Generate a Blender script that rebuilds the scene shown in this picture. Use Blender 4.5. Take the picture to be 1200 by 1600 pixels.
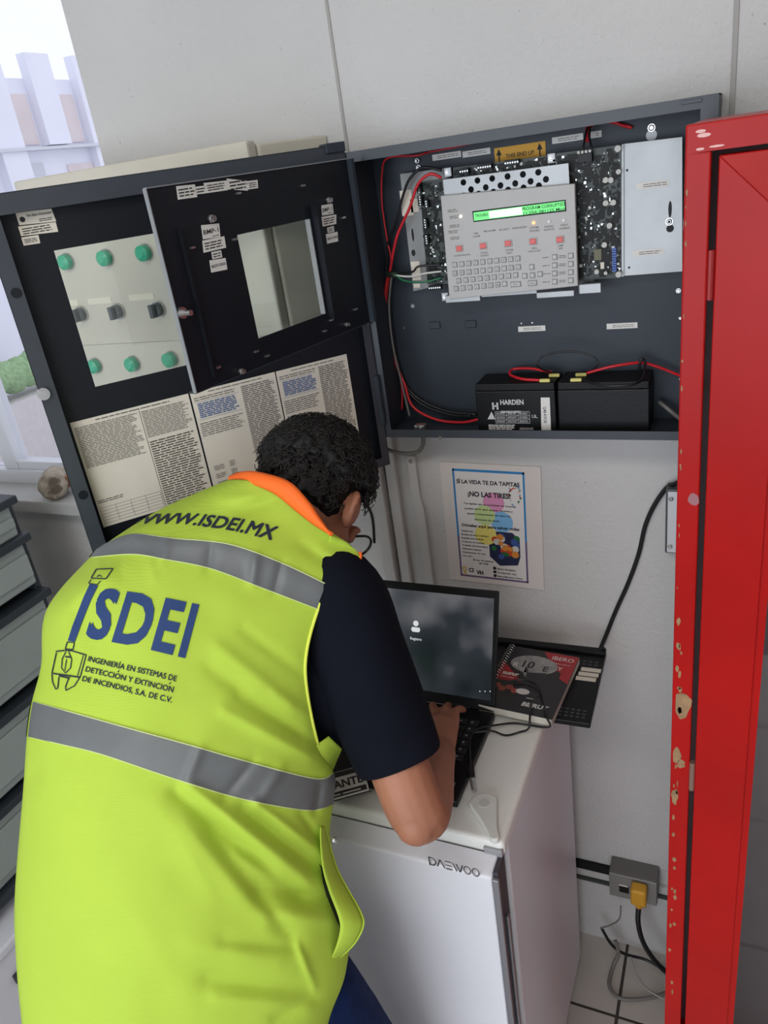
import bpy, bmesh, math, random
from mathutils import Vector, Matrix, noise
from mathutils.bvhtree import BVHTree

random.seed(7)
for o in list(bpy.data.objects):
    bpy.data.objects.remove(o, do_unlink=True)
SC = bpy.context.scene
COL = SC.collection

# ------------------------------------------------------------------ camera
# metres; floor z=0, back wall is the plane y=1.46, camera above (0,0)
F = 1200.0                       # focal length in pixels of a 1200x1600 frame
CAM = Vector((0, 0, 2.04))
RX = Vector((0.910, 0.050, -0.412))      # world axes seen from the camera (right, down, forward)
RZ = Vector((-0.138, -0.899, -0.415)).normalized()
RX = (RX - RZ * RX.dot(RZ)).normalized()
RY = RZ.cross(RX)
if RY.z < 0: RY = -RY
ROT = Matrix((RX, RY, RZ))               # world = ROT @ cam
cd = bpy.data.cameras.new('camera')
cd.sensor_fit = 'VERTICAL'; cd.sensor_height = 36.0; cd.lens = F / 1600 * 36
cd.clip_start = 0.02; cd.clip_end = 200
cam = bpy.data.objects.new('camera', cd); COL.objects.link(cam)
right, down, fwd = ROT.col[0], ROT.col[1], ROT.col[2]
mw = Matrix((right, -down, -fwd)).transposed().to_4x4(); mw.translation = CAM
cam.matrix_world = mw
SC.camera = cam

# ------------------------------------------------------------------ light
w = bpy.data.worlds.new('sky'); SC.world = w; w.use_nodes = True
wn = w.node_tree.nodes; wl = w.node_tree.links
bg = wn['Background']
tc = wn.new('ShaderNodeTexCoord'); nz = wn.new('ShaderNodeTexNoise'); rp = wn.new('ShaderNodeValToRGB')
nz.inputs['Scale'].default_value = 1.6; nz.inputs['Detail'].default_value = 4
rp.color_ramp.elements[0].color = (0.84, 0.90, 1.0, 1); rp.color_ramp.elements[1].color = (0.97, 0.98, 1.0, 1)
rp.color_ramp.elements[0].position = 0.3; rp.color_ramp.elements[1].position = 0.7
wl.new(tc.outputs['Generated'], nz.inputs['Vector']); wl.new(nz.outputs['Fac'], rp.inputs['Fac'])
wl.new(rp.outputs['Color'], bg.inputs['Color'])
bg.inputs['Strength'].default_value = 1.35
SC.view_settings.view_transform = 'Standard'
SC.view_settings.look = 'None'
SC.view_settings.exposure = 0.09
SC.view_settings.gamma = 1.0
SC.view_settings.use_curve_mapping = False

def area_light(name, loc, target, sx, sy, power, color):
    l = bpy.data.lights.new(name, 'AREA'); l.shape = 'RECTANGLE'; l.size = sx; l.size_y = sy
    l.energy = power; l.color = color
    o = bpy.data.objects.new(name, l); COL.objects.link(o); o.location = loc
    o.rotation_euler = (Vector(target) - Vector(loc)).to_track_quat('-Z', 'Y').to_euler()
    return o
# unseen ceiling fill lamp added to brighten the room and the daylight of the wide doorway behind the camera
area_light('ceiling_fill_light', (-0.35, -0.55, 2.93), (-0.35, -0.35, 0), 1.2, 0.5, 17, (1.0, 0.95, 0.88))
area_light('doorway_daylight', (-1.0, -2.8, 1.7), (-0.4, 1.4, 0.9), 3.4, 2.2, 60, (0.80, 0.88, 1.0))

# ------------------------------------------------------------------ pixel helpers
def ray(px, py): return ROT @ Vector((px - 600.0, py - 800.0, F))
def P(px, py, d): return CAM + ray(px, py) * (d / F)           # d = distance along the lens axis
def onY(px, py, Y): r = ray(px, py); return CAM + r * (Y / r.y)
def onX(px, py, X): r = ray(px, py); return CAM + r * (X / r.x)
def onZ(px, py, Z): r = ray(px, py); return CAM + r * ((Z - CAM.z) / r.z)
def proj(p):
    c = ROT.transposed() @ (Vector(p) - CAM); return (600 + F * c.x / c.z, 800 + F * c.y / c.z, c.z)

class Fr:
    """a flat working plane: o origin, r right, u up, n towards the viewer"""
    def __init__(s, o, r, u):
        s.o = Vector(o); s.r = Vector(r).normalized(); s.u = Vector(u).normalized(); s.n = s.r.cross(s.u)
    def pt(s, a, b, c=0.0): return s.o + s.r * a + s.u * b + s.n * c
    def px(s, x, y, c=0.0):
        r = ray(x, y); o = s.o + s.n * c
        t = (o - CAM).dot(s.n) / r.dot(s.n); p = CAM + r * t - o
        return p.dot(s.r), p.dot(s.u)

# ------------------------------------------------------------------ materials
def lin(c):
    return tuple(((v / 255) / 12.92 if v / 255 <= 0.04045 else ((v / 255 + 0.055) / 1.055) ** 2.4) for v in c) + (1,)
MATS = {}
def M(name, rgb=(128, 128, 128), rough=0.5, metal=0.0, var=0.0, vscale=20.0, bump=0.0, bscale=80.0, emit=0.0, trans=0.0, spec=0.5, stretch=None, coat=0.0, detail=4.0):
    if name in MATS: return MATS[name]
    m = bpy.data.materials.new(name); m.use_nodes = True
    nt = m.node_tree; b = nt.nodes['Principled BSDF']
    c = lin(rgb)
    b.inputs['Base Color'].default_value = c
    b.inputs['Roughness'].default_value = rough; b.inputs['Metallic'].default_value = metal
    b.inputs['Specular IOR Level'].default_value = spec
    if coat: b.inputs['Coat Weight'].default_value = coat; b.inputs['Coat Roughness'].default_value = 0.15
    if emit:
        b.inputs['Emission Color'].default_value = c; b.inputs['Emission Strength'].default_value = emit
    if trans: b.inputs['Transmission Weight'].default_value = trans
    if var or bump:
        t = nt.nodes.new('ShaderNodeTexCoord'); mp = nt.nodes.new('ShaderNodeMapping')
        nt.links.new(t.outputs['Object'], mp.inputs['Vector'])
        if stretch: mp.inputs['Scale'].default_value = stretch
    if var:
        n1 = nt.nodes.new('ShaderNodeTexNoise'); n1.inputs['Scale'].default_value = vscale; n1.inputs['Detail'].default_value = detail
        r1 = nt.nodes.new('ShaderNodeValToRGB')
        r1.color_ramp.elements[0].position = 0.3; r1.color_ramp.elements[1].position = 0.7
        r1.color_ramp.elements[0].color = tuple(max(0, v * (1 - var)) for v in c[:3]) + (1,)
        r1.color_ramp.elements[1].color = tuple(min(1, v * (1 + var)) for v in c[:3]) + (1,)
        nt.links.new(mp.outputs['Vector'], n1.inputs['Vector']); nt.links.new(n1.outputs['Fac'], r1.inputs['Fac'])
        nt.links.new(r1.outputs['Color'], b.inputs['Base Color'])
    if bump:
        n2 = nt.nodes.new('ShaderNodeTexNoise'); n2.inputs['Scale'].default_value = bscale; n2.inputs['Detail'].default_value = 3
        bp = nt.nodes.new('ShaderNodeBump'); bp.inputs['Strength'].default_value = bump; bp.inputs['Distance'].default_value = 0.004
        nt.links.new(mp.outputs['Vector'], n2.inputs['Vector']); nt.links.new(n2.outputs['Fac'], bp.inputs['Height'])
        nt.links.new(bp.outputs['Normal'], b.inputs['Normal'])
    MATS[name] = m
    return m

def spots_into(m, rgb, scale, lo, hi, seed=0.0, stretch=None):
    """mix flecks of another colour (chips, stains) into a material's base colour"""
    nt = m.node_tree; b = nt.nodes['Principled BSDF']
    t = nt.nodes.new('ShaderNodeTexCoord'); mp = nt.nodes.new('ShaderNodeMapping')
    mp.inputs['Location'].default_value = (seed, seed * 1.7, seed * 0.3)
    if stretch: mp.inputs['Scale'].default_value = stretch
    n1 = nt.nodes.new('ShaderNodeTexNoise'); n1.inputs['Scale'].default_value = scale; n1.inputs['Detail'].default_value = 5
    r1 = nt.nodes.new('ShaderNodeValToRGB'); r1.color_ramp.elements[0].position = lo; r1.color_ramp.elements[1].position = hi
    r1.color_ramp.elements[0].color = (0, 0, 0, 1); r1.color_ramp.elements[1].color = (1, 1, 1, 1)
    mx = nt.nodes.new('ShaderNodeMix'); mx.data_type = 'RGBA'
    nt.links.new(t.outputs['Object'], mp.inputs['Vector']); nt.links.new(mp.outputs['Vector'], n1.inputs['Vector'])
    nt.links.new(n1.outputs['Fac'], r1.inputs['Fac']); nt.links.new(r1.outputs['Color'], mx.inputs['Factor'])
    src = b.inputs['Base Color'].links
    if src: nt.links.new(src[0].from_socket, mx.inputs[6])
    else: mx.inputs[6].default_value = b.inputs['Base Color'].default_value
    mx.inputs[7].default_value = lin(rgb)
    nt.links.new(mx.outputs[2], b.inputs['Base Color'])

WALLM = M('painted_wall', (203, 201, 198), 0.75, var=0.05, vscale=2.5, bump=0.6, bscale=110)
spots_into(WALLM, (158, 154, 150), 26, 0.70, 0.78, 3.1)
spots_into(WALLM, (132, 128, 124), 150, 0.735, 0.76, 1.1)
CEILM = M('ceiling_paint', (222, 220, 214), 0.8, bump=0.1)
TILEM = M('cream_tile', (190, 184, 176), 0.3, var=0.08, vscale=6)
GROUTM = M('grout', (72, 66, 62), 0.9)
CHAR = M('charcoal_paint', (49, 56, 64), 0.45, spec=0.3, var=0.08, vscale=8, bump=0.06, bscale=400)
DARKP = M('dark_navy_paint', (20, 23, 30), 0.45, spec=0.3, var=0.1, vscale=9, bump=0.05, bscale=400)
EDGE = M('painted_edge', (58, 63, 70), 0.42, var=0.06)
STEEL = M('zinc_steel', (158, 160, 160), 0.42, metal=0.6, var=0.14, vscale=9)
SCREWM = M('screw_metal', (205, 205, 205), 0.25, metal=0.9)
GREYP = M('grey_bezel', (182, 181, 178), 0.5, var=0.03)
PCBM = M('circuit_green', (24, 40, 31), 0.4, var=0.25, vscale=120)
COMPB = M('component_black', (14, 16, 15), 0.5, spec=0.3)
COMPW = M('component_white', (186, 186, 178), 0.4)
COMPS = M('solder_silver', (190, 192, 190), 0.25, metal=0.8)
COMPG = M('component_grey', (64, 72, 66), 0.5)
BLUEC = M('blue_connector', (58, 92, 170), 0.4)
REDB = M('red_button', (214, 86, 82), 0.35)
PAPER = M('paper', (222, 214, 198), 0.7, var=0.03)
PAPERW = M('white_label', (224, 222, 216), 0.6)
INK = M('print_ink', (44, 42, 42), 0.7)
INKG = M('faded_print', (112, 106, 100), 0.7)
INKB = M('blue_print', (92, 112, 150), 0.7)
BLACKP = M('black_plastic', (14, 14, 16), 0.42, spec=0.3, bump=0.05, bscale=300)
BLACKM = M('matte_black', (20, 20, 23), 0.55, spec=0.3)
REDW = M('red_wire', (206, 34, 44), 0.4)
BLKW = M('black_wire', (26, 26, 28), 0.4)
GRNW = M('green_wire', (30, 110, 70), 0.4)
WHTW = M('white_wire', (214, 214, 206), 0.4)
GRYW = M('grey_cable', (116, 113, 108), 0.5)
YELT = M('yellow_terminal', (214, 206, 120), 0.4)
BEIGE = M('beige_enamel', (214, 208, 192), 0.5, var=0.02)
GREENL = M('green_lens', (72, 190, 150), 0.25)
WHITEE = M('white_enamel', (228, 227, 233), 0.36, var=0.015, vscale=3)
WHITEP = M('white_plastic', (218, 218, 212), 0.4)

# ------------------------------------------------------------------ mesh helpers
class MB:
    def __init__(s): s.v = []; s.f = []
    def add(s, vs, fs):
        k = len(s.v); s.v += [tuple(v) for v in vs]; s.f += [tuple(i + k for i in f) for f in fs]; return s
    def box(s, fr, a0, a1, b0, b1, c0, c1):
        if a0 > a1: a0, a1 = a1, a0
        if b0 > b1: b0, b1 = b1, b0
        if c0 > c1: c0, c1 = c1, c0
        q = [fr.pt(a, b, c) for c in (c0, c1) for a, b in ((a0, b0), (a1, b0), (a1, b1), (a0, b1))]
        return s.add(q, [(3, 2, 1, 0), (4, 5, 6, 7), (0, 1, 5, 4), (1, 2, 6, 5), (2, 3, 7, 6), (3, 0, 4, 7)])
    def poly(s, fr, pts, c0, c1):
        n_ = len(pts)
        ar = sum(pts[i][0] * pts[(i + 1) % n_][1] - pts[(i + 1) % n_][0] * pts[i][1] for i in range(n_))
        if ar < 0: pts = pts[::-1]
        q = [fr.pt(a, b, c0) for a, b in pts] + [fr.pt(a, b, c1) for a, b in pts]
        return s.add(q, [tuple(range(n_ - 1, -1, -1)), tuple(range(n_, 2 * n_))] + [(i, (i + 1) % n_, n_ + (i + 1) % n_, n_ + i) for i in range(n_)])
    def cyl(s, fr, a, b, r, c0, c1, k=16, r1=None):
        r1 = r if r1 is None else r1
        q = [fr.pt(a + r * math.cos(t), b + r * math.sin(t), c0) for t in [2 * math.pi * i / k for i in range(k)]]
        q += [fr.pt(a + r1 * math.cos(t), b + r1 * math.sin(t), c1) for t in [2 * math.pi * i / k for i in range(k)]]
        return s.add(q, [tuple(range(k - 1, -1, -1)), tuple(range(k, 2 * k))] + [(i, (i + 1) % k, k + (i + 1) % k, k + i) for i in range(k)])
    def tube(s, pts, r, k=8, smooth=True, rads=None):
        pts = [Vector(p) for p in pts]
        if smooth and len(pts) > 2: pts, rads = cr(pts, 6, rads)
        n_ = len(pts); vs = []; up = None
        for i, p in enumerate(pts):
            t = (pts[min(i + 1, n_ - 1)] - pts[max(i - 1, 0)]).normalized()
            if up is None:
                up = t.orthogonal().normalized()
            up = (up - t * up.dot(t)).normalized(); sd = t.cross(up)
            rr = rads[i] if rads else r
            vs += [p + (up * math.cos(a) + sd * math.sin(a)) * rr for a in [2 * math.pi * j / k for j in range(k)]]
        fs = [(i * k + j, i * k + (j + 1) % k, (i + 1) * k + (j + 1) % k, (i + 1) * k + j) for i in range(n_ - 1) for j in range(k)]
        fs += [tuple(range(k - 1, -1, -1)), tuple(range((n_ - 1) * k, n_ * k))]
        return s.add(vs, fs)
    def grid(s, rows, closed=False):
        h = len(rows); w_ = len(rows[0]); vs = [p for r in rows for p in r]
        ww = w_ if closed else w_ - 1
        return s.add(vs, [(i * w_ + j, i * w_ + (j + 1) % w_, (i + 1) * w_ + (j + 1) % w_, (i + 1) * w_ + j) for i in range(h - 1) for j in range(ww)])
    def ball(s, c, rad, m=None, k=12, l=8):
        c = Vector(c); rad = Vector((rad,) * 3) if isinstance(rad, (int, float)) else Vector(rad)
        vs = []
        for i in range(l + 1):
            th = math.pi * i / l
            for j in range(k):
                ph = 2 * math.pi * j / k
                v = Vector((math.sin(th) * math.cos(ph) * rad.x, math.sin(th) * math.sin(ph) * rad.y, math.cos(th) * rad.z))
                if m: v = m @ v
                vs.append(c + v)
        fs = [(i * k + j, (i + 1) * k + j, (i + 1) * k + (j + 1) % k, i * k + (j + 1) % k) for i in range(l) for j in range(k)]
        return s.add(vs, fs)
    def mesh(s, name, mat=None, smooth=False):
        me = bpy.data.meshes.new(name); me.from_pydata(s.v, [], s.f); me.validate()
        if mat: me.materials.append(mat)
        if smooth:
            for p in me.polygons: p.use_smooth = True
        return me
    def obj(s, name, mat, parent=None, smooth=False, bevel=0.0, seg=2, **kw):
        return link(name, s.mesh(name, mat, smooth), parent, bevel=bevel, seg=seg, **kw)

def cr(pts, sub, rads=None):
    out = []; ro = [] if rads else None; n_ = len(pts)
    for i in range(n_ - 1):
        p0, p1, p2, p3 = pts[max(i - 1, 0)], pts[i], pts[i + 1], pts[min(i + 2, n_ - 1)]
        for j in range(sub):
            t = j / sub; t2 = t * t; t3 = t2 * t
            out.append(0.5 * ((2 * p1) + (p2 - p0) * t + (2 * p0 - 5 * p1 + 4 * p2 - p3) * t2 + (3 * p1 - p0 - 3 * p2 + p3) * t3))
            if rads: ro.append(rads[i] * (1 - t) + rads[i + 1] * t)
    out.append(pts[-1])
    if rads: ro.append(rads[-1])
    return out, ro

def link(name, me, parent=None, bevel=0.0, seg=2, **kw):
    if bevel:
        bm = bmesh.new(); bm.from_mesh(me)
        bmesh.ops.remove_doubles(bm, verts=bm.verts, dist=1e-6)
        ed = [e for e in bm.edges if len(e.link_faces) == 2 and e.calc_face_angle(0) > 0.6]
        bmesh.ops.bevel(bm, geom=ed, offset=bevel, segments=seg, affect='EDGES', profile=0.5, clamp_overlap=True)
        bm.to_mesh(me); bm.free()
    o = bpy.data.objects.new(name, me); COL.objects.link(o)
    if parent: attach(o, parent)
    for k, v in kw.items(): o[k] = v
    return o

def attach(o, parent):
    o.parent = parent
    inv = Matrix.Translation(-parent.location)    # parts are built in world space
    o.matrix_parent_inverse = inv

def thing(name, label, cat, loc, group=None):
    o = bpy.data.objects.new(name, None); COL.objects.link(o); o.location = loc
    o.empty_display_size = 0.05
    o['label'] = label; o['category'] = cat
    if group: o['group'] = group
    return o
def tag(o, label, cat, group=None):
    o['label'] = label; o['category'] = cat
    if group: o['group'] = group
    return o
def struct(o): o['kind'] = 'structure'; return o
def share(name, src, loc, parent):
    """another object on the same mesh, moved by loc"""
    o = bpy.data.objects.new(name, src.data); COL.objects.link(o); o.location = loc
    if parent: attach(o, parent)
    return o

def text_mesh(st, size, bold=0.0, spacing=1.0, shear=0.0):
    """(verts, faces) of a line of text in metres, baseline at 0, centred on x"""
    cu = bpy.data.curves.new('t', 'FONT'); cu.body = st; cu.size = size; cu.align_x = 'CENTER'
    cu.offset = bold * size; cu.space_character = spacing; cu.resolution_u = 3; cu.shear = shear
    ob = bpy.data.objects.new('t', cu); COL.objects.link(ob)
    dg = bpy.context.evaluated_depsgraph_get(); me = ob.evaluated_get(dg).to_mesh()
    vs = [v.co.copy() for v in me.vertices]; fs = [tuple(p.vertices) for p in me.polygons]
    ob.evaluated_get(dg).to_mesh_clear()
    bpy.data.objects.remove(ob); bpy.data.curves.remove(cu)
    return vs, fs
def txt(mb, fr, a, b, st, size, c=0.0006, bold=0.01, width=None, spacing=1.0, rot=0.0, shear=0.0):
    vs, fs = text_mesh(st, size, bold, spacing, shear)
    if width and vs:
        x0 = min(v.x for v in vs); x1 = max(v.x for v in vs); k = width / (x1 - x0)
    else: k = 1
    ca, sa = math.cos(rot), math.sin(rot)
    mb.add([fr.pt(a + v.x * k * ca - v.y * sa, b + v.x * k * sa + v.y * ca, c) for v in vs], fs)
    return mb
def flat(mb, fr, pts, c):
    ar = sum(pts[i][0] * pts[(i + 1) % len(pts)][1] - pts[(i + 1) % len(pts)][0] * pts[i][1] for i in range(len(pts)))
    if ar < 0: pts = pts[::-1]
    mb.add([fr.pt(a, b, c) for a, b in pts], [tuple(range(len(pts)))]); return mb
def scribble(mb, fr, a0, b0, a1, b1, rows, c=0.0006, fill=0.42, word=(3, 9), rnd=random, ragged=0.15, skew=0.0):
    """rows of tiny word-like strokes: print too small to read"""
    h = (b1 - b0) / rows
    for i in range(rows):
        y0 = b0 + h * (i + (1 - fill) / 2); y1 = y0 + h * fill
        x = a0; e = a1 - (a1 - a0) * ragged * rnd.random()
        while x < e:
            wd = rnd.uniform(*word) * h * 0.55
            xe = min(x + wd, e)
            flat(mb, fr, [(x, y0 + skew * (x - a0)), (xe, y0 + skew * (xe - a0)), (xe, y1 + skew * (xe - a0)), (x, y1 + skew * (x - a0))], c)
            x = xe + h * 0.45
    return mb
def circle(a, b, r, k=24, r2=None): return [(a + r * math.cos(2 * math.pi * i / k), b + (r2 or r) * math.sin(2 * math.pi * i / k)) for i in range(k)]

WALL = Fr((0, 1.46, 0), (1, 0, 0), (0, 0, 1))      # a = x, b = z, c = distance out from the wall
TOP = Fr((0, 0, 0), (1, 0, 0), (0, 1, 0))          # a = x, b = y, c = z
# ================================================================== SETTING
def pxw(x, y, c=0.0): return WALL.px(x, y, c)
# floor: grout bed with separate tiles
fl = struct(MB().box(TOP, -3.4, 1.6, -3.6, 1.6, -0.12, -0.004).obj('floor', GROUTM))
T = 0.45
tile0 = None
for i in range(-7, 4):
    for j in range(-5, 3):
        x0, y0 = -0.20 + i * T, 1.256 + (j - 1) * T
        if x0 < -3.3 or x0 + T > 1.62 or y0 < -1.3: continue
        if tile0 is None:
            b0 = Fr((0, 0, 0), (1, 0, 0), (0, 1, 0))
            tile0 = MB().box(b0, 0.004, T - 0.004, 0.004, (T - 0.004), -0.004, 0.0).obj('tile', TILEM, fl, bevel=0.0015, seg=1)
            tile0.location = (x0, y0, 0); continue
        if y0 + T > 1.60:
            t_ = MB().box(TOP, x0 + 0.004, x0 + T - 0.004, y0 + 0.004, 1.46, -0.004, 0.0).obj('tile', TILEM, fl)
        else:
            share('tile', tile0, (x0, y0, 0), fl)

WX0, WX1, WZ0, WZ1 = -2.75, -1.292, 1.30, 2.78
wb = MB()
for (a0, a1, b0, b1) in ((WX1, 1.5, 0, 3.0), (-3.3, WX0, 0, 3.0), (WX0, WX1, 0, WZ0), (WX0, WX1, WZ1, 3.0)):
    wb.box(WALL, a0, a1, b0, b1, -0.14, 0)
wall_back = struct(wb.obj('wall_back', WALLM))
struct(MB().box(TOP, -3.4, -3.3, -3.5, 1.6, 0, 3.0).obj('wall_left', WALLM))
struct(MB().box(TOP, 1.5, 1.6, -3.5, 1.6, 0, 3.0).obj('wall_right', WALLM))
struct(MB().box(TOP, -3.4, 1.6, -3.5, 1.6, 3.0, 3.1).obj('ceiling', CEILM))
# panel joints of the back wall
GAPM = M('joint_filler', (168, 165, 160), 0.8)
def joint(name, x, wd):
    struct(MB().box(WALL, x - wd / 2, x + wd / 2, 0, 2.98, 0.0, 0.0025).obj(name, GAPM, bevel=0.0008, seg=1))
joint('trim_1', -0.700, 0.006)
joint('trim_2', -0.031, 0.008)

# window with sill
TINT = bpy.data.materials.new('window_film_glass'); TINT.use_nodes = True
nt = TINT.node_tree; nt.nodes.clear()
ot = nt.nodes.new('ShaderNodeOutputMaterial'); mx = nt.nodes.new('ShaderNodeMixShader'); tr = nt.nodes.new('ShaderNodeBsdfTransparent'); gl = nt.nodes.new('ShaderNodeBsdfGlossy')
tr.inputs['Color'].default_value = (0.92, 0.92, 0.95, 1); gl.inputs['Roughness'].default_value = 0.05; mx.inputs['Fac'].default_value = 0.06
nt.links.new(tr.outputs[0], mx.inputs[1]); nt.links.new(gl.outputs[0], mx.inputs[2]); nt.links.new(mx.outputs[0], ot.inputs['Surface'])
GLASS = bpy.data.materials.new('clear_pane'); GLASS.use_nodes = True
nt = GLASS.node_tree; nt.nodes.clear()
ot = nt.nodes.new('ShaderNodeOutputMaterial'); mx = nt.nodes.new('ShaderNodeMixShader'); tr = nt.nodes.new('ShaderNodeBsdfTransparent'); gl = nt.nodes.new('ShaderNodeBsdfGlossy')
tr.inputs['Color'].default_value = (0.93, 0.95, 0.94, 1); gl.inputs['Roughness'].default_value = 0.03; mx.inputs['Fac'].default_value = 0.05
nt.links.new(tr.outputs[0], mx.inputs[1]); nt.links.new(gl.outputs[0], mx.inputs[2]); nt.links.new(mx.outputs[0], ot.inputs['Surface'])

FRAMEW = M('white_window_frame', (214, 216, 222), 0.4)
SILLM = M('grey_sill_stone', (176, 175, 172), 0.6, var=0.06)
win = MB().box(WALL, WX0, WX1, WZ0, WZ0 + 0.045, -0.10, -0.04)
win.box(WALL, WX0, WX0 + 0.04, WZ0, WZ1, -0.10, -0.04); win.box(WALL, WX1 - 0.012, WX1, WZ0, WZ1, -0.10, -0.04); win.box(WALL, WX0, WX1, WZ1 - 0.04, WZ1, -0.10, -0.04)
window = struct(win.obj('window_1', FRAMEW, bevel=0.003))
MB().box(WALL, -2.02, -1.965, WZ0 + 0.045, WZ1 - 0.04, -0.095, -0.045).obj('mullion', FRAMEW, window, bevel=0.003)
MB().box(WALL, -2.02, WX1 - 0.012, WZ0 + 0.045, WZ0 + 0.07, -0.09, -0.05).obj('sash_rail', FRAMEW, window, bevel=0.002)
MB().box(WALL, WX0 + 0.04, WX1 - 0.012, WZ0 + 0.045, WZ1 - 0.04, -0.072, -0.068).obj('pane', TINT, window)
MB().box(WALL, WX0 - 0.03, WX1 + 0.03, WZ0 - 0.035, WZ0 + 0.003, -0.042, 0.075).obj('sill', SILLM, window, bevel=0.004)

# outside: yard and a neighbouring building
GRND = M('yard_concrete', (196, 196, 198), 0.9, var=0.08, vscale=1)
yd = MB().box(TOP, -40, -2.5, 1.75, 40, -0.5, -0.2).obj('yard_ground', GRND); struct(yd)
BLD = M('lavender_render', (230, 231, 242), 0.9, var=0.04, vscale=1.5)
BLP = M('pinkish_infill', (220, 208, 208), 0.9, var=0.06, vscale=3)
BLL = M('white_ledge', (206, 208, 216), 0.8)
bl = thing('building', 'pale lavender building with square roof piers seen through the window', 'building', (-7.3, 8, -0.2))
FX = Fr((-7, 0, 0), (0, 1, 0), (0, 0, 1))          # facade: a = y, b = z, c = out (+x)
MB().box(FX, 2.2, 16, -0.2, 3.31, -3.0, 0).obj('wall', BLD, bl)
for k in range(-6, 12):
    y = 7.03 + k * 0.68
    MB().box(FX, y, y + 0.33, -0.2 if k % 2 else 2.66, 3.53, 0.0, 0.12).obj('pier', BLD, bl)
    if -6 <= k < 11:
        MB().box(FX, y + 0.36, y + 0.64, 2.68, 3.16, 0.0, 0.02).obj('infill_panel', BLP, bl)
MB().box(FX, 2.2, 16, 2.615, 2.645, 0.0, 0.16).obj('ledge', BLL, bl)
MB().box(FX, 6.55, 6.95, 2.38, 2.50, 0.0, 0.02).obj('vent_panel', BLL, bl)
MB().box(FX, 7.3, 7.7, 2.30, 2.46, 0.0, 0.02).obj('vent_panel', BLP, bl)
HEDG = M('hedge_leaves', (140, 172, 126), 0.9, var=0.25, vscale=30, bump=0.6, bscale=40)
hb = MB()
for i in range(26):
    hb.ball((-6.42 + random.uniform(-0.05, 0.05), 4.5 + i * 0.042, 0.60 + random.uniform(0, 0.08)), random.uniform(0.11, 0.16), k=8, l=6)
tag(hb.obj('hedge', HEDG, smooth=True), 'low green hedge in the yard outside the window', 'hedge')
MB().box(TOP, -6.62, -6.22, 4.3, 5.7, -0.2, 0.43).obj('planter_wall', M('pale_planter', (206, 200, 200), 0.9, var=0.05))
tag(bpy.data.objects['planter_wall'], 'pale planter wall under the green hedge outside', 'planter')

# ================================================================== ALARM PANEL
pan = thing('fire_alarm_panel', 'open dark steel fire alarm control panel with keypad mounted on the wall', 'alarm panel', (-0.345, 1.46, 1.53))
PX0, PX1, PZ0, PZ1 = -0.645, -0.046, 1.530, 2.057
def cy(Y): return 1.46 - Y
bb = MB()
bb.box(WALL, PX0, PX1, PZ0, PZ1, 0.003, cy(1.44))                      # back plate
bb.box(WALL, PX0, PX0 + 0.002, PZ0, PZ1, cy(1.44), 0.13); bb.box(WALL, PX1 - 0.002, PX1, PZ0, PZ1, cy(1.44), 0.13)
bb.box(WALL, PX0, PX1, PZ1 - 0.002, PZ1, cy(1.44), 0.13); bb.box(WALL, PX0, PX1, PZ0, PZ0 + 0.002, cy(1.44), 0.13)
box_ = bb.obj('back_box', CHAR, pan)
lip = MB()
lip.box(WALL, PX0, PX1, PZ1 - 0.017, PZ1, 0.1285, 0.1305); lip.box(WALL, PX0, PX1, PZ0, PZ0 + 0.016, 0.1285, 0.1305)
lip.box(WALL, PX0, PX0 + 0.014, PZ0 + .016, PZ1 - .017, 0.1285, 0.1305); lip.box(WALL, PX1 - 0.024, PX1, PZ0 + .016, PZ1 - .017, 0.1285, 0.1305)
lip.obj('front_lip', EDGE, pan)
MB().box(WALL, PX1 - 0.05, PX1 - 0.022, PZ1 - 0.008, PZ1 - 0.003, 0.1305, 0.1325).obj('striker_plate', EDGE, pan, bevel=0.0005, seg=1)

def screw(fr, a, b, c, r, parent, name='screw', h=0.003, mat=None):
    m = MB().cyl(fr, a, b, r, c, c + h * 0.6, 12).cyl(fr, a, b, r * 0.8, c + h * 0.6, c + h, 12, r * 0.5)
    return m.obj(name, mat or SCREWM, parent)
BP = 0.0202                                  # back plate surface
for (x, y, r) in ((645, 478, .004), (1060, 454, .004), (1063, 497, .0025), (1063, 592, .002), (632, 512, .0025), (815, 505, .0015), (832, 504, .0015)):
    a, b = pxw(x, y, BP); screw(WALL, a, b, BP, r, box_)
for (x, y) in ((680, 508), (736, 506)):      # mounting tabs pressed out of the plate
    a, b = pxw(x, y, BP)
    MB().box(WALL, a - .011, a + .011, b - .007, b + .007, BP, BP + .004).obj('pressed_tab', CHAR, box_, bevel=.0015)
for (x, y, x1, y1, rot) in ((676, 237, 720, 250, 0), (723, 233, 766, 244, 0), (863, 207, 911, 226, 0), (922, 205, 940, 215, 0), (810, 509, 852, 518, 0), (948, 505, 996, 513, 0)):
    a0, b0 = pxw(x, y1, BP); a1, b1 = pxw(x1, y, BP)
    st = MB().box(WALL, a0, a1, (b0 + b1) / 2 - .005, (b0 + b1) / 2 + .005, BP, BP + .0005).obj('sticker', PAPERW, box_)
    pr = scribble(MB(), WALL, a0 + .010, (b0 + b1) / 2 - .003, a1 - .004, (b0 + b1) / 2 + .003, 2, BP + .0009, fill=.35).obj('print', INKG, box_, kind='stuff')
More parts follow.
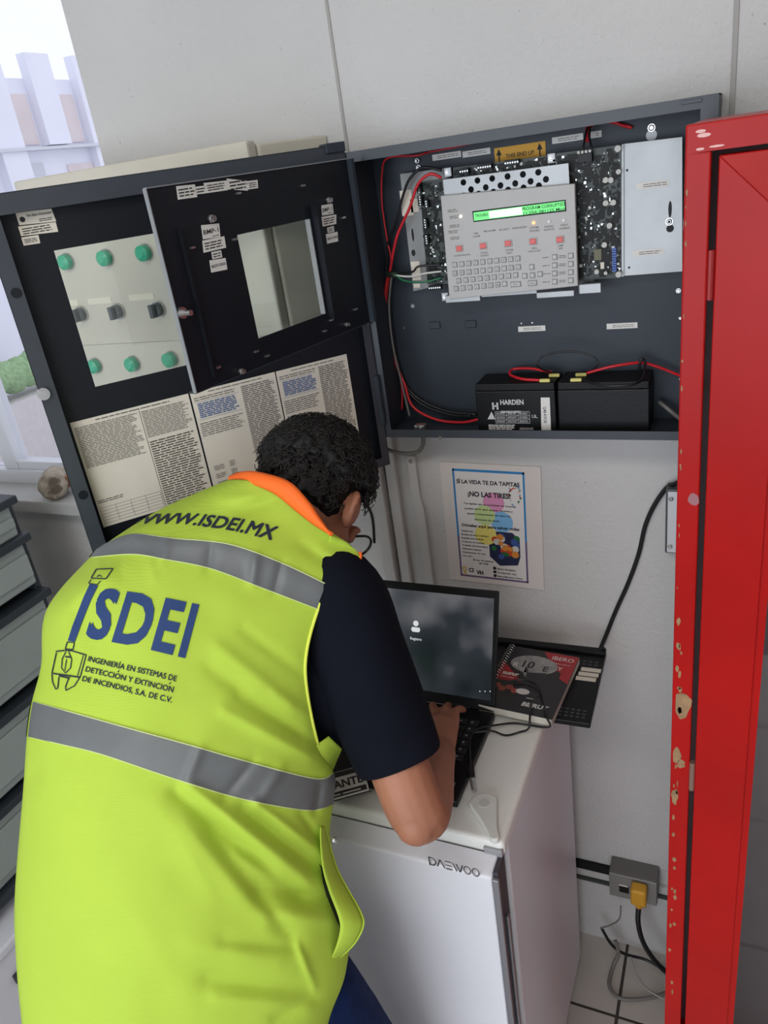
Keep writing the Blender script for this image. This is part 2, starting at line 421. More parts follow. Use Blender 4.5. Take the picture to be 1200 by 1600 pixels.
# yellow caution sticker with arrows
a0, b0 = pxw(774, 258, BP); a1, b1 = pxw(852, 220, BP)
MB().box(WALL, a0, a1, b0, b1, BP, BP + .0006).obj('caution_sticker', M('amber_sticker', (226, 168, 52), .6), box_)
m = MB()
for xx in (a0 + .008, a1 - .010):
    m.box(WALL, xx - .0012, xx + .0012, b1 - .026, b1 - .010, BP + .0006, BP + .001)
    m.poly(WALL, [(xx - .005, b1 - .012), (xx + .005, b1 - .012), (xx, b1 - .002)], BP + .0006, BP + .001)
txt(m, WALL, (a0 + a1) / 2, b0 + .009, 'THIS END UP', .009, BP + .0012, width=.05)
m.obj('caution_print', INK, box_)
# key-hole hanger
a, b = pxw(1018, 207, BP)
MB().cyl(WALL, a, b - .004, .0085, BP, BP + .001, 20).obj('keyhole', M('keyhole_grey', (150, 150, 150), .4, .4), box_)
screw(WALL, a, b + .007, BP, .006, box_)
a, b = pxw(656, 262, BP); screw(WALL, a, b, BP, .005, box_, h=.012); screw(WALL, a - .001, b + .012, BP, .004, box_, h=.014)

# --- left grey power-supply plate
CP = 0.040
q = [pxw(*p, CP) for p in ((625, 272), (700, 262), (712, 440), (646, 455))]
gp = MB().poly(WALL, q, CP - .003, CP).obj('chassis_plate', M('chassis_grey', (132, 132, 130), .45, .5, var=.08), pan)
for (x, y, x1, y1) in ((629, 296, 642, 338), (643, 310, 652, 332), (645, 408, 655, 438), (647, 443, 656, 450)):
    a0, b0 = pxw(x, y1, CP); a1, b1 = pxw(x1, y, CP)
    MB().box(WALL, a0, a1, b0, b1, CP, CP + .0005).obj('sticker', PAPER, gp)
for (x, y, hh) in ((645, 367, .012), (646, 395, .006)):
    a, b = pxw(x, y, CP); MB().poly(WALL, circle(a, b, .0022 if hh > .01 else .004, 12, hh if hh > .01 else .006), CP, CP + .0004).obj('slot', COMPB, gp)

# --- circuit boards
def board(name, quad, c, n_, seed, parent, bias=0.0):
    rnd = random.Random(seed)
    pts = [pxw(*p, c) for p in quad]
    bo = MB().poly(WALL, pts, c - .0016, c).obj(name, PCBM, parent)
    xs = [p[0] for p in pts]; zs = [p[1] for p in pts]
    x0, x1, z0, z1 = min(xs) + .003, max(xs) - .003, min(zs) + .004, max(zs) - .004
    kinds = [(COMPB, 'black_chips', .85), (COMPW, 'pale_components', .05), (COMPS, 'solder_pads', .12), (COMPG, 'grey_components', .22)]
    for mt, nm, fr_ in kinds:
        m = MB()
        for i in range(int(n_ * fr_)):
            a, b = rnd.uniform(x0, x1), rnd.uniform(z0, z1)
            s1 = rnd.choice((.0012, .0018, .0025, .004)) if mt is COMPB else rnd.choice((.0007, .001, .0014, .002))
            s2 = s1 * rnd.uniform(.5, 1.6)
            m.box(WALL, max(x0, a - s1), min(x1, a + s1), max(z0, b - s2), min(z1, b + s2), c, c + rnd.uniform(.0008, .003 if mt is COMPB else .002))
        if mt is COMPW:
            for i in range(max(3, n_ // 160)):
                a, b = rnd.uniform(x0, x1), rnd.uniform(z0, z1); m.cyl(WALL, a, b, rnd.uniform(.002, .0034), c, c + .006, 12)
        o = m.obj(nm, mt, bo); o['kind'] = 'stuff'
    return bo
lb = board('circuit_board', ((655, 285), (705, 278), (716, 440), (668, 445)), 0.050, 260, 3, pan)
rb = board('circuit_board', ((868, 240), (971, 226), (971, 434), (874, 440)), 0.055, 950, 5, pan)
tb = board('circuit_board', ((708, 262), (880, 240), (880, 262), (708, 285)), 0.052, 120, 9, pan)
def terminal(x, y, n_, vert, c, parent, pitch=.0042, body=BLACKP):
    a, b = pxw(x, y, c)
    L = pitch * n_
    m = MB().box(WALL, a - .004, a + .004, b - L, b, c, c + .009) if vert else MB().box(WALL, a, a + L, b - .0045, b + .0045, c, c + .009)
    t = m.obj('terminal_block', body, parent, bevel=.0004, seg=1)
    s = MB()
    for i in range(n_):
        (s.cyl(WALL, a, b - pitch * (i + .5), .0014, c + .009, c + .0096, 8) if vert else s.cyl(WALL, a + pitch * (i + .5), b, .0014, c + .009, c + .0096, 8))
    s.obj('terminal_screws', COMPS, parent, kind='stuff')
for (x, y, n_, v) in ((656, 286, 4, 1), (658, 305, 4, 1), (666, 341, 4, 1), (668, 366, 4, 1), (668, 312, 3, 1)): terminal(x, y, n_, True, .052, lb)
terminal(672, 449, 6, False, .052, lb)
for (x, n_) in ((720, 4), (748, 6), (790, 6)): terminal(x, {720: 268, 748: 262, 790: 255}[x], n_, False, .056, tb)
# tall cans, ribbon header, connector with four screws on the right board
m = MB()
for (x, y, r) in ((947, 281, .0045), (955, 281, .0045), (947, 317, .0045), (959, 316, .0045), (953, 352, .0045), (945, 382, .0045), (966, 232, .005), (967, 268, .004), (967, 428, .005), (947, 426, .003), (933, 424, .004)):
    a, b = pxw(x, y, .058); m.cyl(WALL, a, b, r, .055, .064, 14)
m.obj('capacitors', COMPW, rb, smooth=False, kind='stuff')
a0, b0 = pxw(957, 424, .06); a1, b1 = pxw(962, 386, .06)
m = MB()
for i in range(10): m.box(WALL, a0, a0 + .007, b0 + (b1 - b0) * i / 10, b0 + (b1 - b0) * (i + .75) / 10, .055, .063)
m.obj('ribbon_header', BLUEC, rb, kind='stuff')
a, b = pxw(915, 245, .06)
MB().box(WALL, a - .012, a + .012, b - .008, b + .006, .055, .070).obj('plug_connector', BLACKP, rb, bevel=.0006, seg=1)
m = MB()
for i in range(4): m.box(WALL, a - .0115 + i * .006, a - .0075 + i * .006, b + .006, b + .010, .058, .070)
m.obj('connector_pins', COMPW, rb, kind='stuff')
a0, b0 = pxw(928, 398, .06)
MB().box(WALL, a0, a0 + .012, b0 - .010, b0 + .008, .055, .058).obj('chip', M('gold_chip', (92, 88, 52), .4), rb)
a0, b0 = pxw(872, 406, .06); MB().box(WALL, a0, a0 + .016, b0 - .003, b0 + .003, .055, .058).obj('sticker', PAPER, rb)
a0, b0 = pxw(938, 416, .06); MB().box(WALL, a0, a0 + .006, b0 - .005, b0 + .006, .055, .058).obj('sticker', PAPER, rb)
a, b = pxw(882, 428, .06); MB().box(WALL, a - .006, a + .05, b - .02, b + .03, .0552, .0556).obj('bare_board', M('dark_board', (30, 34, 32), .4), rb)

# --- bare metal blank plate
MP = 0.050
q = [pxw(*p, MP) for p in ((974, 225), (1066, 214), (1066, 424), (974, 431))]
mp_ = MB().poly(WALL, q, MP - .002, MP).obj('blank_plate', STEEL, pan)
MB().poly(WALL, [pxw(*p, MP) for p in ((971, 226), (975, 225), (975, 431), (972, 432))], MP - .02, MP + .004).obj('plate_flange', STEEL, mp_)
for (x, y, x1, y1) in ((995, 283, 1046, 294), (989, 390, 1038, 399)):
    a0, b0 = pxw(x, y1, MP); a1, b1 = pxw(x1, y, MP)
    b0, b1 = (b0 + b1) / 2 - .0052, (b0 + b1) / 2 + .0052
    MB().box(WALL, a0, a1, b0, b1, MP, MP + .0005).obj('sticker', PAPERW, mp_)
    scribble(MB(), WALL, a0 + .010, b0 + .002, a1 - .003, b1 - .002, 2, MP + .0009, fill=.35).obj('print', INKG, mp_, kind='stuff')
a, b = pxw(1047, 327, MP); MB().poly(WALL, circle(a, b, .0028, 12, .013), MP, MP + .0004).obj('slot', COMPB, mp_)
a, b = pxw(1047, 357, MP); MB().cyl(WALL, a, b, .006, MP, MP + .0004, 16).obj('keyhole', COMPB, mp_)
a, b = pxw(1046, 346, MP); screw(WALL, a, b, MP, .006, mp_, h=.005); MB().cyl(WALL, a, b, .0025, MP + .005, MP + .0054, 6).obj('screw_socket', COMPB, mp_)
for (x, y) in ((980, 266), (983, 418)):
    a, b = pxw(x, y, MP); MB().cyl(WALL, a, b, .002, MP, MP + .0004, 8).obj('hole', COMPB, mp_)
a, b = pxw(1069, 353, .09); MB().box(WALL, a - .003, a + .003, b - .008, b + .008, .06, .066).obj('white_tag', PAPERW, pan)

# --- keypad unit
KC = 0.088
def kq(x, y, c=KC): return pxw(x, y, c)
# perforated bracket above the keypad
BC = 0.078
q = [pxw(*p, BC) for p in ((692, 281), (888, 255), (892, 330), (698, 345))]
br = MB().poly(WALL, q, BC - .002, BC).obj('perforated_bracket', STEEL, pan)
cut = MB()
for row, (y0, xs) in enumerate(((285, (724, 746, 769, 793, 817, 841)), (296, (736, 759, 782, 805, 829, 853)), (306, (725, 748, 771, 794, 818, 842)))):
    for i, x in enumerate(xs):
        y = y0 - (x - xs[0]) * .135
        a, b = pxw(x, y, BC); cut.cyl(WALL, a, b, .0052, BC - .01, BC + .01, 16)
co = cut.obj('cutter', None)
md = br.modifiers.new('holes', 'BOOLEAN'); md.operation = 'DIFFERENCE'; md.object = co; md.solver = 'EXACT'
dg = bpy.context.evaluated_depsgraph_get(); nm_ = bpy.data.meshes.new_from_object(br.evaluated_get(dg)); br.modifiers.clear(); br.data = nm_
bpy.data.objects.remove(co)
for (x, y) in ((696, 270), (859, 248), (692, 466), (908, 454)):
    a, b = pxw(x, y, .07); e = MB().box(WALL, a - .007, a + .007, b - .008, b + .008, .055, .058).obj('bracket_ear', STEEL, pan, bevel=.001, seg=1); screw(WALL, a, b, .058, .004, e)
for (x, y, x1, y1) in ((696, 462, 750, 474), (838, 457, 897, 467), (905, 446, 939, 460), (750, 456, 838, 466)):
    a0, b0 = pxw(x, y1, .08); a1, b1 = pxw(x1, y, .08)
    MB().box(WALL, a0, a1, min(b0, b1) , max(b0, b1) + .004, .072, .079 if x != 750 else .074).obj('bracket_tab', STEEL, pan, bevel=.001, seg=1)
kp = MB().poly(WALL, [kq(688, 306), kq(898, 287), kq(903, 447), kq(702, 468)], KC - .012, KC).obj('keypad_unit', GREYP, pan, bevel=.0015)
# display
def quad_box(fr, pts, c0, c1): return MB().poly(fr, pts, c0, c1)
lcd = [kq(740, 332), kq(882, 314), kq(883, 328), kq(741, 345)]
quad_box(WALL, [kq(738, 330), kq(884, 312), kq(885, 330), kq(740, 347)], KC, KC + .0006).obj('display_rim', BLACKM, kp)
LCDM = M('display_green', (96, 220, 110), .3, emit=.45)
quad_box(WALL, lcd, KC + .0006, KC + .001).obj('display', LCDM, kp)
quad_box(WALL, [kq(764, 330), kq(816, 323), kq(817, 335), kq(765, 341)], KC + .001, KC + .0012).obj('display_glare_patch', M('display_glare', (214, 246, 214), .3, emit=.5), kp)  # glare on the display painted as a pale glowing patch
m = MB()
lr = math.atan2(lcd[1][1] - lcd[0][1], lcd[1][0] - lcd[0][0])
a, b = kq(849, 325); txt(m, WALL, a, b, 'PROGRAM CORRUPTED', .0072, KC + .0013, width=.072, rot=lr)
a, b = kq(850, 332); txt(m, WALL, a, b, '11:29A 081125 Mon', .0066, KC + .0013, width=.070, rot=lr)
a, b = kq(753, 338); txt(m, WALL, a, b, 'TROUBLE', .0062, KC + .0013, width=.023, rot=lr)
m.obj('display_text', M('display_ink', (22, 70, 30), .6), kp)
LEDO = M('amber_led', (255, 150, 90), .3, emit=2.0)
for (x, y, mt) in ((720, 338, M('led_white', (255, 240, 230), .3, emit=1.2)), (834, 348, LEDO), (858, 346, PAPERW), (881, 344, PAPERW)):
    a, b = kq(x, y); MB().cyl(WALL, a, b, .0026, KC, KC + .002, 12).obj('led', mt, kp)
# buttons
redk = None
for (x, y) in ((718, 388), (755, 384), (794, 380), (833, 377), (875, 374)):
    a, b = kq(x, y)
    MB().box(WALL, a - .0072, a + .0072, b - .006, b + .006, KC, KC + .002).obj('button_rim', GREYP, kp, bevel=.0008, seg=1)
    MB().box(WALL, a - .0055, a + .0055, b - .0045, b + .0045, KC + .002, KC + .0035).obj('button', REDB, kp, bevel=.0008, seg=1)
KEYM = M('key_grey', (186, 186, 182), .45)
KEYR = M('key_rim_grey', (126, 126, 124), .5)  # darker grey plate drawn round each key
key0 = None; rim0 = None
cap = MB()
def key(x, y, wd=.0042):
    global key0, rim0
    a, b = kq(x, y)
    if wd == .0042:
        if key0 is None:
            z = Fr((0, 0, 0), (1, 0, 0), (0, 0, 1))
            key0 = MB().box(z, -.0036, .0036, -.0036, .0036, 0, .0026).obj('key', KEYM, kp, bevel=.0008, seg=1); key0.location = WALL.pt(a, b, KC)
            rim0 = MB().box(z, -.0046, .0048, -.0048, .0046, 0, .0009).obj('key_rim', KEYR, kp); rim0.location = WALL.pt(a, b, KC)
        else:
            share('key', key0, WALL.pt(a, b, KC), kp); share('key_rim', rim0, WALL.pt(a, b, KC), kp)
    else:
        MB().box(WALL, a - wd, a + wd, b - .0036, b + .0036, KC, KC + .0026).obj('key', KEYM, kp, bevel=.0008, seg=1)
        MB().box(WALL, a - wd - .001, a + wd + .0012, b - .0048, b + .0046, KC, KC + .0009).obj('key_rim', KEYR, kp)
    return a, b
letters = ['1234567890', 'QWERTYUIOP', 'ASDFGHJKL', 'ZXCVBNM,']
rows = [(711, 413.5, 10, 10.9), (711, 427, 10, 11.0), (717, 438.5, 9, 11.1), (713, 451, 8, 10.8)]
for ri, (x, y, n_, dx) in enumerate(rows):
    for i in range(n_):
        a, b = key(x + i * dx, y - i * dx * .10)
        txt(cap, WALL, a, b - .0015, letters[ri][i], .0042, KC + .0029)
a, b = key(806, 444, .0085); txt(cap, WALL, a, b - .001, 'SPACE', .003, KC + .0029)
a, b = key(832, 442, .0072); txt(cap, WALL, a, b - .001, 'ENTER', .003, KC + .0029)
for (x, y) in ((831, 417), (820, 431), (832, 430), (844, 428)): key(x, y)
for i in range(4):
    key(867, 401.5 + i * 12.8); key(892, 399.5 + i * 12.8)
    a, b = kq(855, 402.5 + i * 12.8); scribble(cap, WALL, a - .008, b - .001, a + .006, b + .002, 1, KC + .0004)
    a, b = kq(880, 401 + i * 12.8); scribble(cap, WALL, a - .007, b - .0025, a + .006, b + .003, 2, KC + .0004)
for (x, y) in ((708, 329), (711, 339), (711, 353), (709, 362), (712, 372)):
    a, b = kq(x, y); scribble(cap, WALL, a - .010, b - .0028, a + .010, b + .0028, 2, KC + .0004)
for (x, y, st) in ((744, 365, 'FIRE ALARM'), (765, 361, 'PRE-ALARM'), (788, 359, 'SECURITY'), (812, 356, 'SUPERVISORY'), (835, 356, 'SYSTEM TROUBLE'), (858, 354, 'SIGNALS SILENCED'), (882, 352, 'POINT DISABLED')):
    a, b = kq(x, y)
    ws = st.split(' ') if len(st) > 11 or st == 'FIRE ALARM' else [st]
    for i, s_ in enumerate(ws): txt(cap, WALL, a, b - .001 - i * .005, s_, .0042, KC + .0004, rot=lr)
for (x, y, st) in ((722, 399, 'ACKNOWLEDGE'), (757, 395, 'SIGNAL SILENCE'), (796, 391, 'SYSTEM RESET'), (835, 388, 'DRILL HOLD 2 SEC'), (876, 384, 'LAMP TEST')):
    a, b = kq(x, y); ws = st.split(' ', 1)
    for i, s_ in enumerate(ws): txt(cap, WALL, a, b - .001 - i * .0048, s_, .004, KC + .0004, rot=lr)
cap.obj('key_print', INKG, kp, kind='stuff')

# --- wiring of the panel
def wire(name, pts, r, mat, parent, **kw):
    return MB().tube(pts, r, 8).obj(name, mat, parent, smooth=True, **kw)
def W_(x, y, c): a, b = pxw(x, y, c); return WALL.pt(a, b, c)
wire('red_wire', [W_(690, 278, .062), W_(672, 272, .068), W_(653, 288, .070), W_(640, 325, .066), W_(620, 370, .06), W_(610, 420, .05), W_(603, 450, .045), W_(604, 500, .04), W_(616, 560, .04), W_(632, 600, .045), W_(645, 635, .05), W_(680, 655, .06), W_(720, 660, .07), W_(748, 655, .08)], .0026, REDW, pan)
wire('red_wire', [W_(668, 238, .04), W_(650, 243, .05), W_(606, 247, .05), W_(597, 270, .045), W_(597, 320, .04), W_(605, 375, .04), W_(611, 410, .045), W_(604, 470, .04), W_(610, 530, .04), W_(622, 575, .04), W_(628, 610, .045), W_(628, 640, .05)], .0017, REDW, pan)
wire('red_wire', [W_(668, 238, .04), W_(700, 232, .03), W_(745, 222, .025)], .0015, REDW, pan)
wire('black_wire', [W_(690, 266, .06), W_(660, 262, .06), W_(640, 280, .06), W_(630, 305, .055), W_(618, 350, .045), W_(606, 385, .04), W_(604, 460, .035), W_(612, 540, .035), W_(630, 600, .035), W_(660, 632, .04), W_(705, 648, .05), W_(735, 650, .06)], .0026, BLKW, pan)
wire('black_wire', [W_(606, 470, .030), W_(616, 545, .03), W_(640, 610, .03), W_(690, 640, .04), W_(745, 648, .05)], .0034, BLKW, pan)
wire('grey_cable', [W_(612, 430, .05), W_(608, 480, .05), W_(614, 540, .05), W_(628, 600, .05), W_(640, 650, .06)], .0022, GRYW, pan)
wire('green_wire', [W_(618, 428, .06), W_(630, 438, .065), W_(660, 441, .068), W_(690, 434, .06)], .0018, GRNW, pan)
wire('white_wire', [W_(618, 430, .06), W_(640, 432, .07), W_(665, 427, .07), W_(690, 424, .06)], .0018, WHTW, pan)
wire('black_wire', [W_(618, 428, .055), W_(644, 425, .066), W_(655, 416, .068), W_(690, 414, .06)], .0020, BLKW, pan)
wire('cable_knot', [W_(606, 428, .05), W_(622, 430, .055)], .006, M('sheath_green', (40, 58, 44), .5), pan)
wire('red_wire', [W_(917, 222, .05), W_(918, 198, .045), W_(940, 190, .035), W_(965, 193, .030), W_(988, 199, .026)], .0022, REDW, pan)
wire('red_wire', [W_(921, 222, .05), W_(922, 198, .045), W_(950, 189, .035), W_(972, 196, .030), W_(986, 200, .026)], .0022, REDW, pan)
wire('black_wire', [W_(911, 234, .068), W_(914, 215, .06), W_(918, 199, .05)], .0018, BLKW, pan)
wire('black_wire', [W_(925, 232, .068), W_(921, 215, .06), W_(922, 199, .05)], .0018, BLKW, pan)
# grounding clamp on the shelf
a, b = pxw(655, 658, .095)
m = MB().box(WALL, a - .011, a + .011, PZ0 + .0005, PZ0 + .014, .085, .10); m.cyl(WALL, a - .005, PZ0 + .012, .004, .10, .106, 10); m.cyl(WALL, a + .005, PZ0 + .010, .0035, .10, .107, 10)
m.obj('ground_clamp', COMPS, pan, bevel=.0015)
wire('grey_cable', [W_(1063, 655, .05), W_(1045, 640, .05), W_(1030, 628, .04)], .004, GRYW, pan)

# --- outer door
HX, HY = -0.640, 1.330
DOOR = Fr((HX, HY, 0), (0.647, 0.762, 0), (0, 0, 1))
DS = -0.024                                   # sheet surface sits behind the rim
DW, DZ0, DZ1 = 0.600, 1.472, 2.071
def dq(x, y, c=DS): return DOOR.px(x, y, c)
wl_, wz1 = dq(84, 391); _, wz0 = dq(143, 606); wr_ = dq(489, 350)[0]; wz1 = dq(88, 391)[1]
sheet = MB()
sheet.box(DOOR, -DW, wl_, DZ0, DZ1, DS - .0015, DS); sheet.box(DOOR, wr_, -.004, DZ0, DZ1, DS - .0015, DS)
sheet.box(DOOR, wl_, wr_, DZ0, wz0, DS - .0015, DS); sheet.box(DOOR, wl_, wr_, wz1, DZ1, DS - .0015, DS)
door = sheet.obj('door', DARKP, pan)
rim = MB()
rim.box(DOOR, -DW, -DW + .0015, DZ0, DZ1, DS, 0); rim.box(DOOR, -.0055, -.004, DZ0, DZ1, DS, 0)
rim.box(DOOR, -DW, -.004, DZ1 - .0015, DZ1, DS, 0); rim.box(DOOR, -DW, -.004, DZ0, DZ0 + .0015, DS, 0)
rim.box(DOOR, -DW, -DW + .026, DZ0 + .018, DZ1 - .030, -.0015, 0); rim.box(DOOR, -.020, -.004, DZ0 + .018, DZ1 - .030, -.0015, 0)
rim.box(DOOR, -DW, -.004, DZ1 - .030, DZ1, -.0015, 0); rim.box(DOOR, -DW, -.004, DZ0, DZ0 + .018, -.0015, 0)
rim.obj('door_rim', EDGE, door)
MB().box(DOOR, wl_ - .006, wr_ + .006, wz0 - .006, wz1 + .006, DS - .0045, DS - .0016).obj('door_pane', GLASS, door)
# hinge barrel and lock
m = MB(); hz = Fr((HX, HY, 0), (1, 0, 0), (0, 1, 0))
for z0, z1 in ((1.56, 1.66), (1.76, 1.82), (1.92, 2.02)): MB().cyl(hz, -.004, -.006, .006, z0, z1, 12).obj('hinge', CHAR, pan)
MB().box(DOOR, -.04, -.004, DZ1 - .012, DZ1 + .004, -.026, .006).obj('corner_cap', CHAR, door, bevel=.001, seg=1)
a, b = DOOR.px(88, 640, 0)
MB().box(DOOR, -DW + .004, -DW + .022, b - .03, b + .045, DS, -.002).obj('lock_case', DARKP, door, bevel=.002)
a, b = DOOR.px(63, 616, 0)
m = MB().cyl(DOOR, -DW + .006, b, .010, -.001, .006, 20).cyl(DOOR, -DW + .006, b, .007, .006, .009, 6)
m.obj('lock', SCREWM, door)
a, b = DOOR.px(80, 612, DS); MB().cyl(DOOR, a - .0, b, .016, DS, DS + .004, 24).obj('lock_plate', DARKP, door)
for (x, y) in ((40, 455), (88, 785)):
    a, b = DOOR.px(x, y, -.001); MB().cyl(DOOR, -DW + .015, b, .008, -.001, .001, 16).obj('bump_stop', DARKP, door)
# stickers, top left of the door
m = MB(); pm = MB()
for (p, st) in ((((24, 333), (80, 326), (88, 346), (30, 352)), 'Fire Alarm Annunciator'), (((28, 354), (87, 347), (91, 362), (33, 369)), 'OK-AX'), (((33, 371), (60, 367), (63, 380), (37, 384)), None)):
    q = [dq(*t_) for t_ in p]; MB().poly(DOOR, q, DS, DS + .0005).obj('sticker', PAPER, door); pm = MB()
    a0 = min(t_[0] for t_ in q); a1 = max(t_[0] for t_ in q); b0 = min(t_[1] for t_ in q); b1 = max(t_[1] for t_ in q)
    if st and st != 'OK-AX':
        txt(pm, DOOR, (a0 + a1) / 2 + .006, b1 - .008, st, .0062, DS + .0009, width=(a1 - a0) * .68); scribble(pm, DOOR, a0 + .03, b0 + .003, a1 - .004, b0 + .008, 2, DS + .0009)
        flat(pm, DOOR, circle(a0 + .007, (b0 + b1) / 2, .004), DS + .0008)
    elif st: scribble(pm, DOOR, a0 + .004, b0 + .003, a1 - .004, b1 - .003, 3, DS + .0009)
    else: scribble(pm, DOOR, a0 + .003, b0 + .003, a1 - .003, b1 - .003, 3, DS + .0009)
    pm.obj('sticker_print', INK, door, kind='stuff')
# instruction sheets along the bottom
rnd = random.Random(4)
z0p, z1p = dq(155, 826)[1], dq(120, 690)[1]
sA = (dq(119, 692)[0], dq(298, 632)[0]); sB = (dq(301, 632)[0], dq(431, 592)[0]); sC = (dq(433, 592)[0], dq(541, 553)[0])
z1p = max(z1p, dq(541, 553)[1]) ; 
for k, (a0, a1) in enumerate((sA, sB, sC)):
    sh = MB().box(DOOR, a0, a1, max(z0p, DZ0 + .003), z1p, DS, DS + .0007).obj('instruction_sheet', PAPER, door)
    zz0 = max(z0p, DZ0 + .003); wd = a1 - a0; c = DS + .0012; hgt = z1p - zz0
    m = MB(); mb_ = MB()
    am = a0 + wd * (.56 if k == 0 else .56)
    scribble(m, DOOR, a0 + wd * .2, z1p - .007, a0 + wd * .85, z1p - .003, 1, c, rnd=rnd)
    if k == 0:
        scribble(m, DOOR, a0 + .004, z1p - .085, am - .003, z1p - .010, 26, c, rnd=rnd)
        scribble(m, DOOR, am + .003, z1p - .06, a1 - .004, z1p - .010, 18, c, rnd=rnd)
        scribble(m, DOOR, am + .003, zz0 + .006, a1 - .004, z1p - .066, 28, c, rnd=rnd, fill=.5)
        scribble(m, DOOR, a0 + .004, zz0 + .045, a0 + wd * .25, zz0 + .052, 2, c, rnd=rnd)
        for i in range(6): m.box(DOOR, a0 + .004, am - .003, zz0 + .006 + i * .006, zz0 + .0064 + i * .006, c - .0002, c)
        for i in range(5): x = a0 + .004 + (am - a0 - .007) * i / 4; m.box(DOOR, x, x + .0004, zz0 + .006, zz0 + .036, c - .0002, c)
        m.box(DOOR, am - .0004, am + .0004, zz0 + .003, z1p - .008, c - .0002, c)
    else:
        scribble(m, DOOR, am + .002, zz0 + .008, a1 - .003, z1p - .010, 50, c, rnd=rnd, fill=.55)
        scribble(m, DOOR, a0 + .004, z1p - .018, am - .004, z1p - .010, 2, c, rnd=rnd)
        scribble(mb_, DOOR, a0 + .008, z1p - .050, am - .006, z1p - .022, 8, c, rnd=rnd, fill=.7)
        mb_.box(DOOR, a0 + .005, am - .004, z1p - .053, z1p - .0525, c - .0002, c); mb_.box(DOOR, a0 + .005, am - .004, z1p - .020, z1p - .0195, c - .0002, c)
        scribble(m, DOOR, a0 + .004, z1p - .085, am - .004, z1p - .058, 7, c, rnd=rnd)
        for j in range(3): scribble(m, DOOR, a0 + .010, zz0 + .012 + j * .016, a0 + .030, zz0 + .022 + j * .016, 3, c, rnd=rnd); scribble(m, DOOR, a0 + .040, zz0 + .012 + j * .016, a0 + .052, zz0 + .024 + j * .016, 4, c, rnd=rnd)
        mb_.obj('blue_print', INKB, door, kind='stuff')
    m.obj('sheet_print', M('sheet_ink', (84, 78, 70), .7) if k == 0 else INKG, door, kind='stuff')
wire('hanging_wire', [DOOR.pt(*dq(140, 798), DS + .004), DOOR.pt(*dq(150, 815), DS + .012), DOOR.pt(*dq(152, 832), DS + .006), DOOR.pt(*dq(160, 840), DS + .003)], .0012, WHTW, door)

# --- inner dress panel
DRS = Fr((-0.620, 1.310, 0), (0.2088, 0.978, 0), (0, 0, 1))
def rq(x, y, c=0.0): return DRS.px(x, y, c)
RZ1, RZ0, RW = 2.046, 1.771, 0.450
c0_, c1_ = rq(368, 365), rq(508, 492)
ca0, ca1 = rq(370, 365)[0], rq(485, 345)[0]; cz1, cz0 = 1.967, 1.8135
dp = MB()
dp.box(DRS, -RW, ca0, RZ0, RZ1, -.0015, 0); dp.box(DRS, ca1, 0, RZ0, RZ1, -.0015, 0)
dp.box(DRS, ca0, ca1, RZ0, cz0, -.0015, 0); dp.box(DRS, ca0, ca1, cz1, RZ1, -.0015, 0)
dress = dp.obj('dress_panel', DARKP, pan)
m = MB(); 
m.box(DRS, -RW - .0015, -RW, RZ0, RZ1, -.004, .003); m.box(DRS, -RW, 0, RZ1, RZ1 + .0015, -.004, .003)
m.obj('panel_edge', M('lit_edge', (150, 154, 158), .35, .3), dress)  # pale colour stands in for light caught by the panel's edges
m = MB().box(DRS, -RW, -.004, RZ0 - .0015, RZ0, -.016, .0); m.box(DRS, -.020, -.012, RZ0, RZ1, 0, .010)
m.obj('folded_flange', CHAR, dress)
m = MB().box(DRS, ca1 - .002, ca1, cz0, cz1, -.010, 0); m.obj('cutout_return', STEEL, dress)
MB().box(DRS, ca1 + .006, ca1 + .010, cz0 - .01, cz1 + .02, 0, .012).obj('rib', DARKP, dress)
a_, _ = rq(288, 400); MB().box(DRS, a_ - .0015, a_ + .0015, RZ0 + .012, RZ1 - .055, 0, .006).obj('rib', DARKP, dress)
m = MB(); pm = MB()
def plabel(p, kind):
    q = [rq(*t_) for t_ in p]; MB().poly(DRS, q, 0, .0006).obj('sticker', PAPERW, dress); pm = MB()
    a0 = min(t_[0] for t_ in q); a1 = max(t_[0] for t_ in q); b0 = min(t_[1] for t_ in q); b1 = max(t_[1] for t_ in q)
    if kind == 'BMP': txt(pm, DRS, (a0 + a1) / 2, b0 + (b1 - b0) * .36, 'BMP-1', .0085, .001, width=(a1 - a0) * .8); scribble(pm, DRS, a0 + (a1 - a0) * .5, b0 + .002, a1 - .003, b0 + .004, 1, .001)
    elif kind == 'MADE': txt(pm, DRS, (a0 + a1) / 2, (b0 + b1) / 2 - .002, 'MADE IN CANADA', .006, .001, width=(a1 - a0) * .85)
    else: scribble(pm, DRS, a0 + (a1 - a0) * .1, b0 + (b1 - b0) * .15, a1 - (a1 - a0) * .1, b1 - (b1 - b0) * .18, kind, .001)
    pm.obj('sticker_print', INK, dress, kind='stuff')
for p, k in ((((314, 352), (342, 349), (344, 370), (317, 374)), 'BMP'), (((316, 376), (350, 369), (353, 387), (318, 395)), 3), (((330, 394), (345, 391), (347, 402), (332, 405)), 2), (((327, 407), (352, 403), (355, 421), (330, 426)), 'MADE'),
             (((502, 321), (519, 318), (521, 334), (503, 337)), 'BMP'), (((502, 339), (525, 335), (525, 350), (504, 354)), 3), (((511, 356), (521, 353), (522, 362), (512, 364)), 2), (((509, 366), (527, 362), (528, 377), (511, 381)), 'MADE'),
             (((275, 291), (304, 288), (308, 308), (278, 312)), 3), (((304, 292), (320, 290), (322, 302), (306, 304)), 2), (((318, 286), (354, 282), (356, 297), (322, 302)), 3), (((354, 279), (388, 283), (387, 298), (356, 296)), 3), (((387, 283), (402, 281), (403, 294), (388, 296)), 3)):
    plabel(p, k)
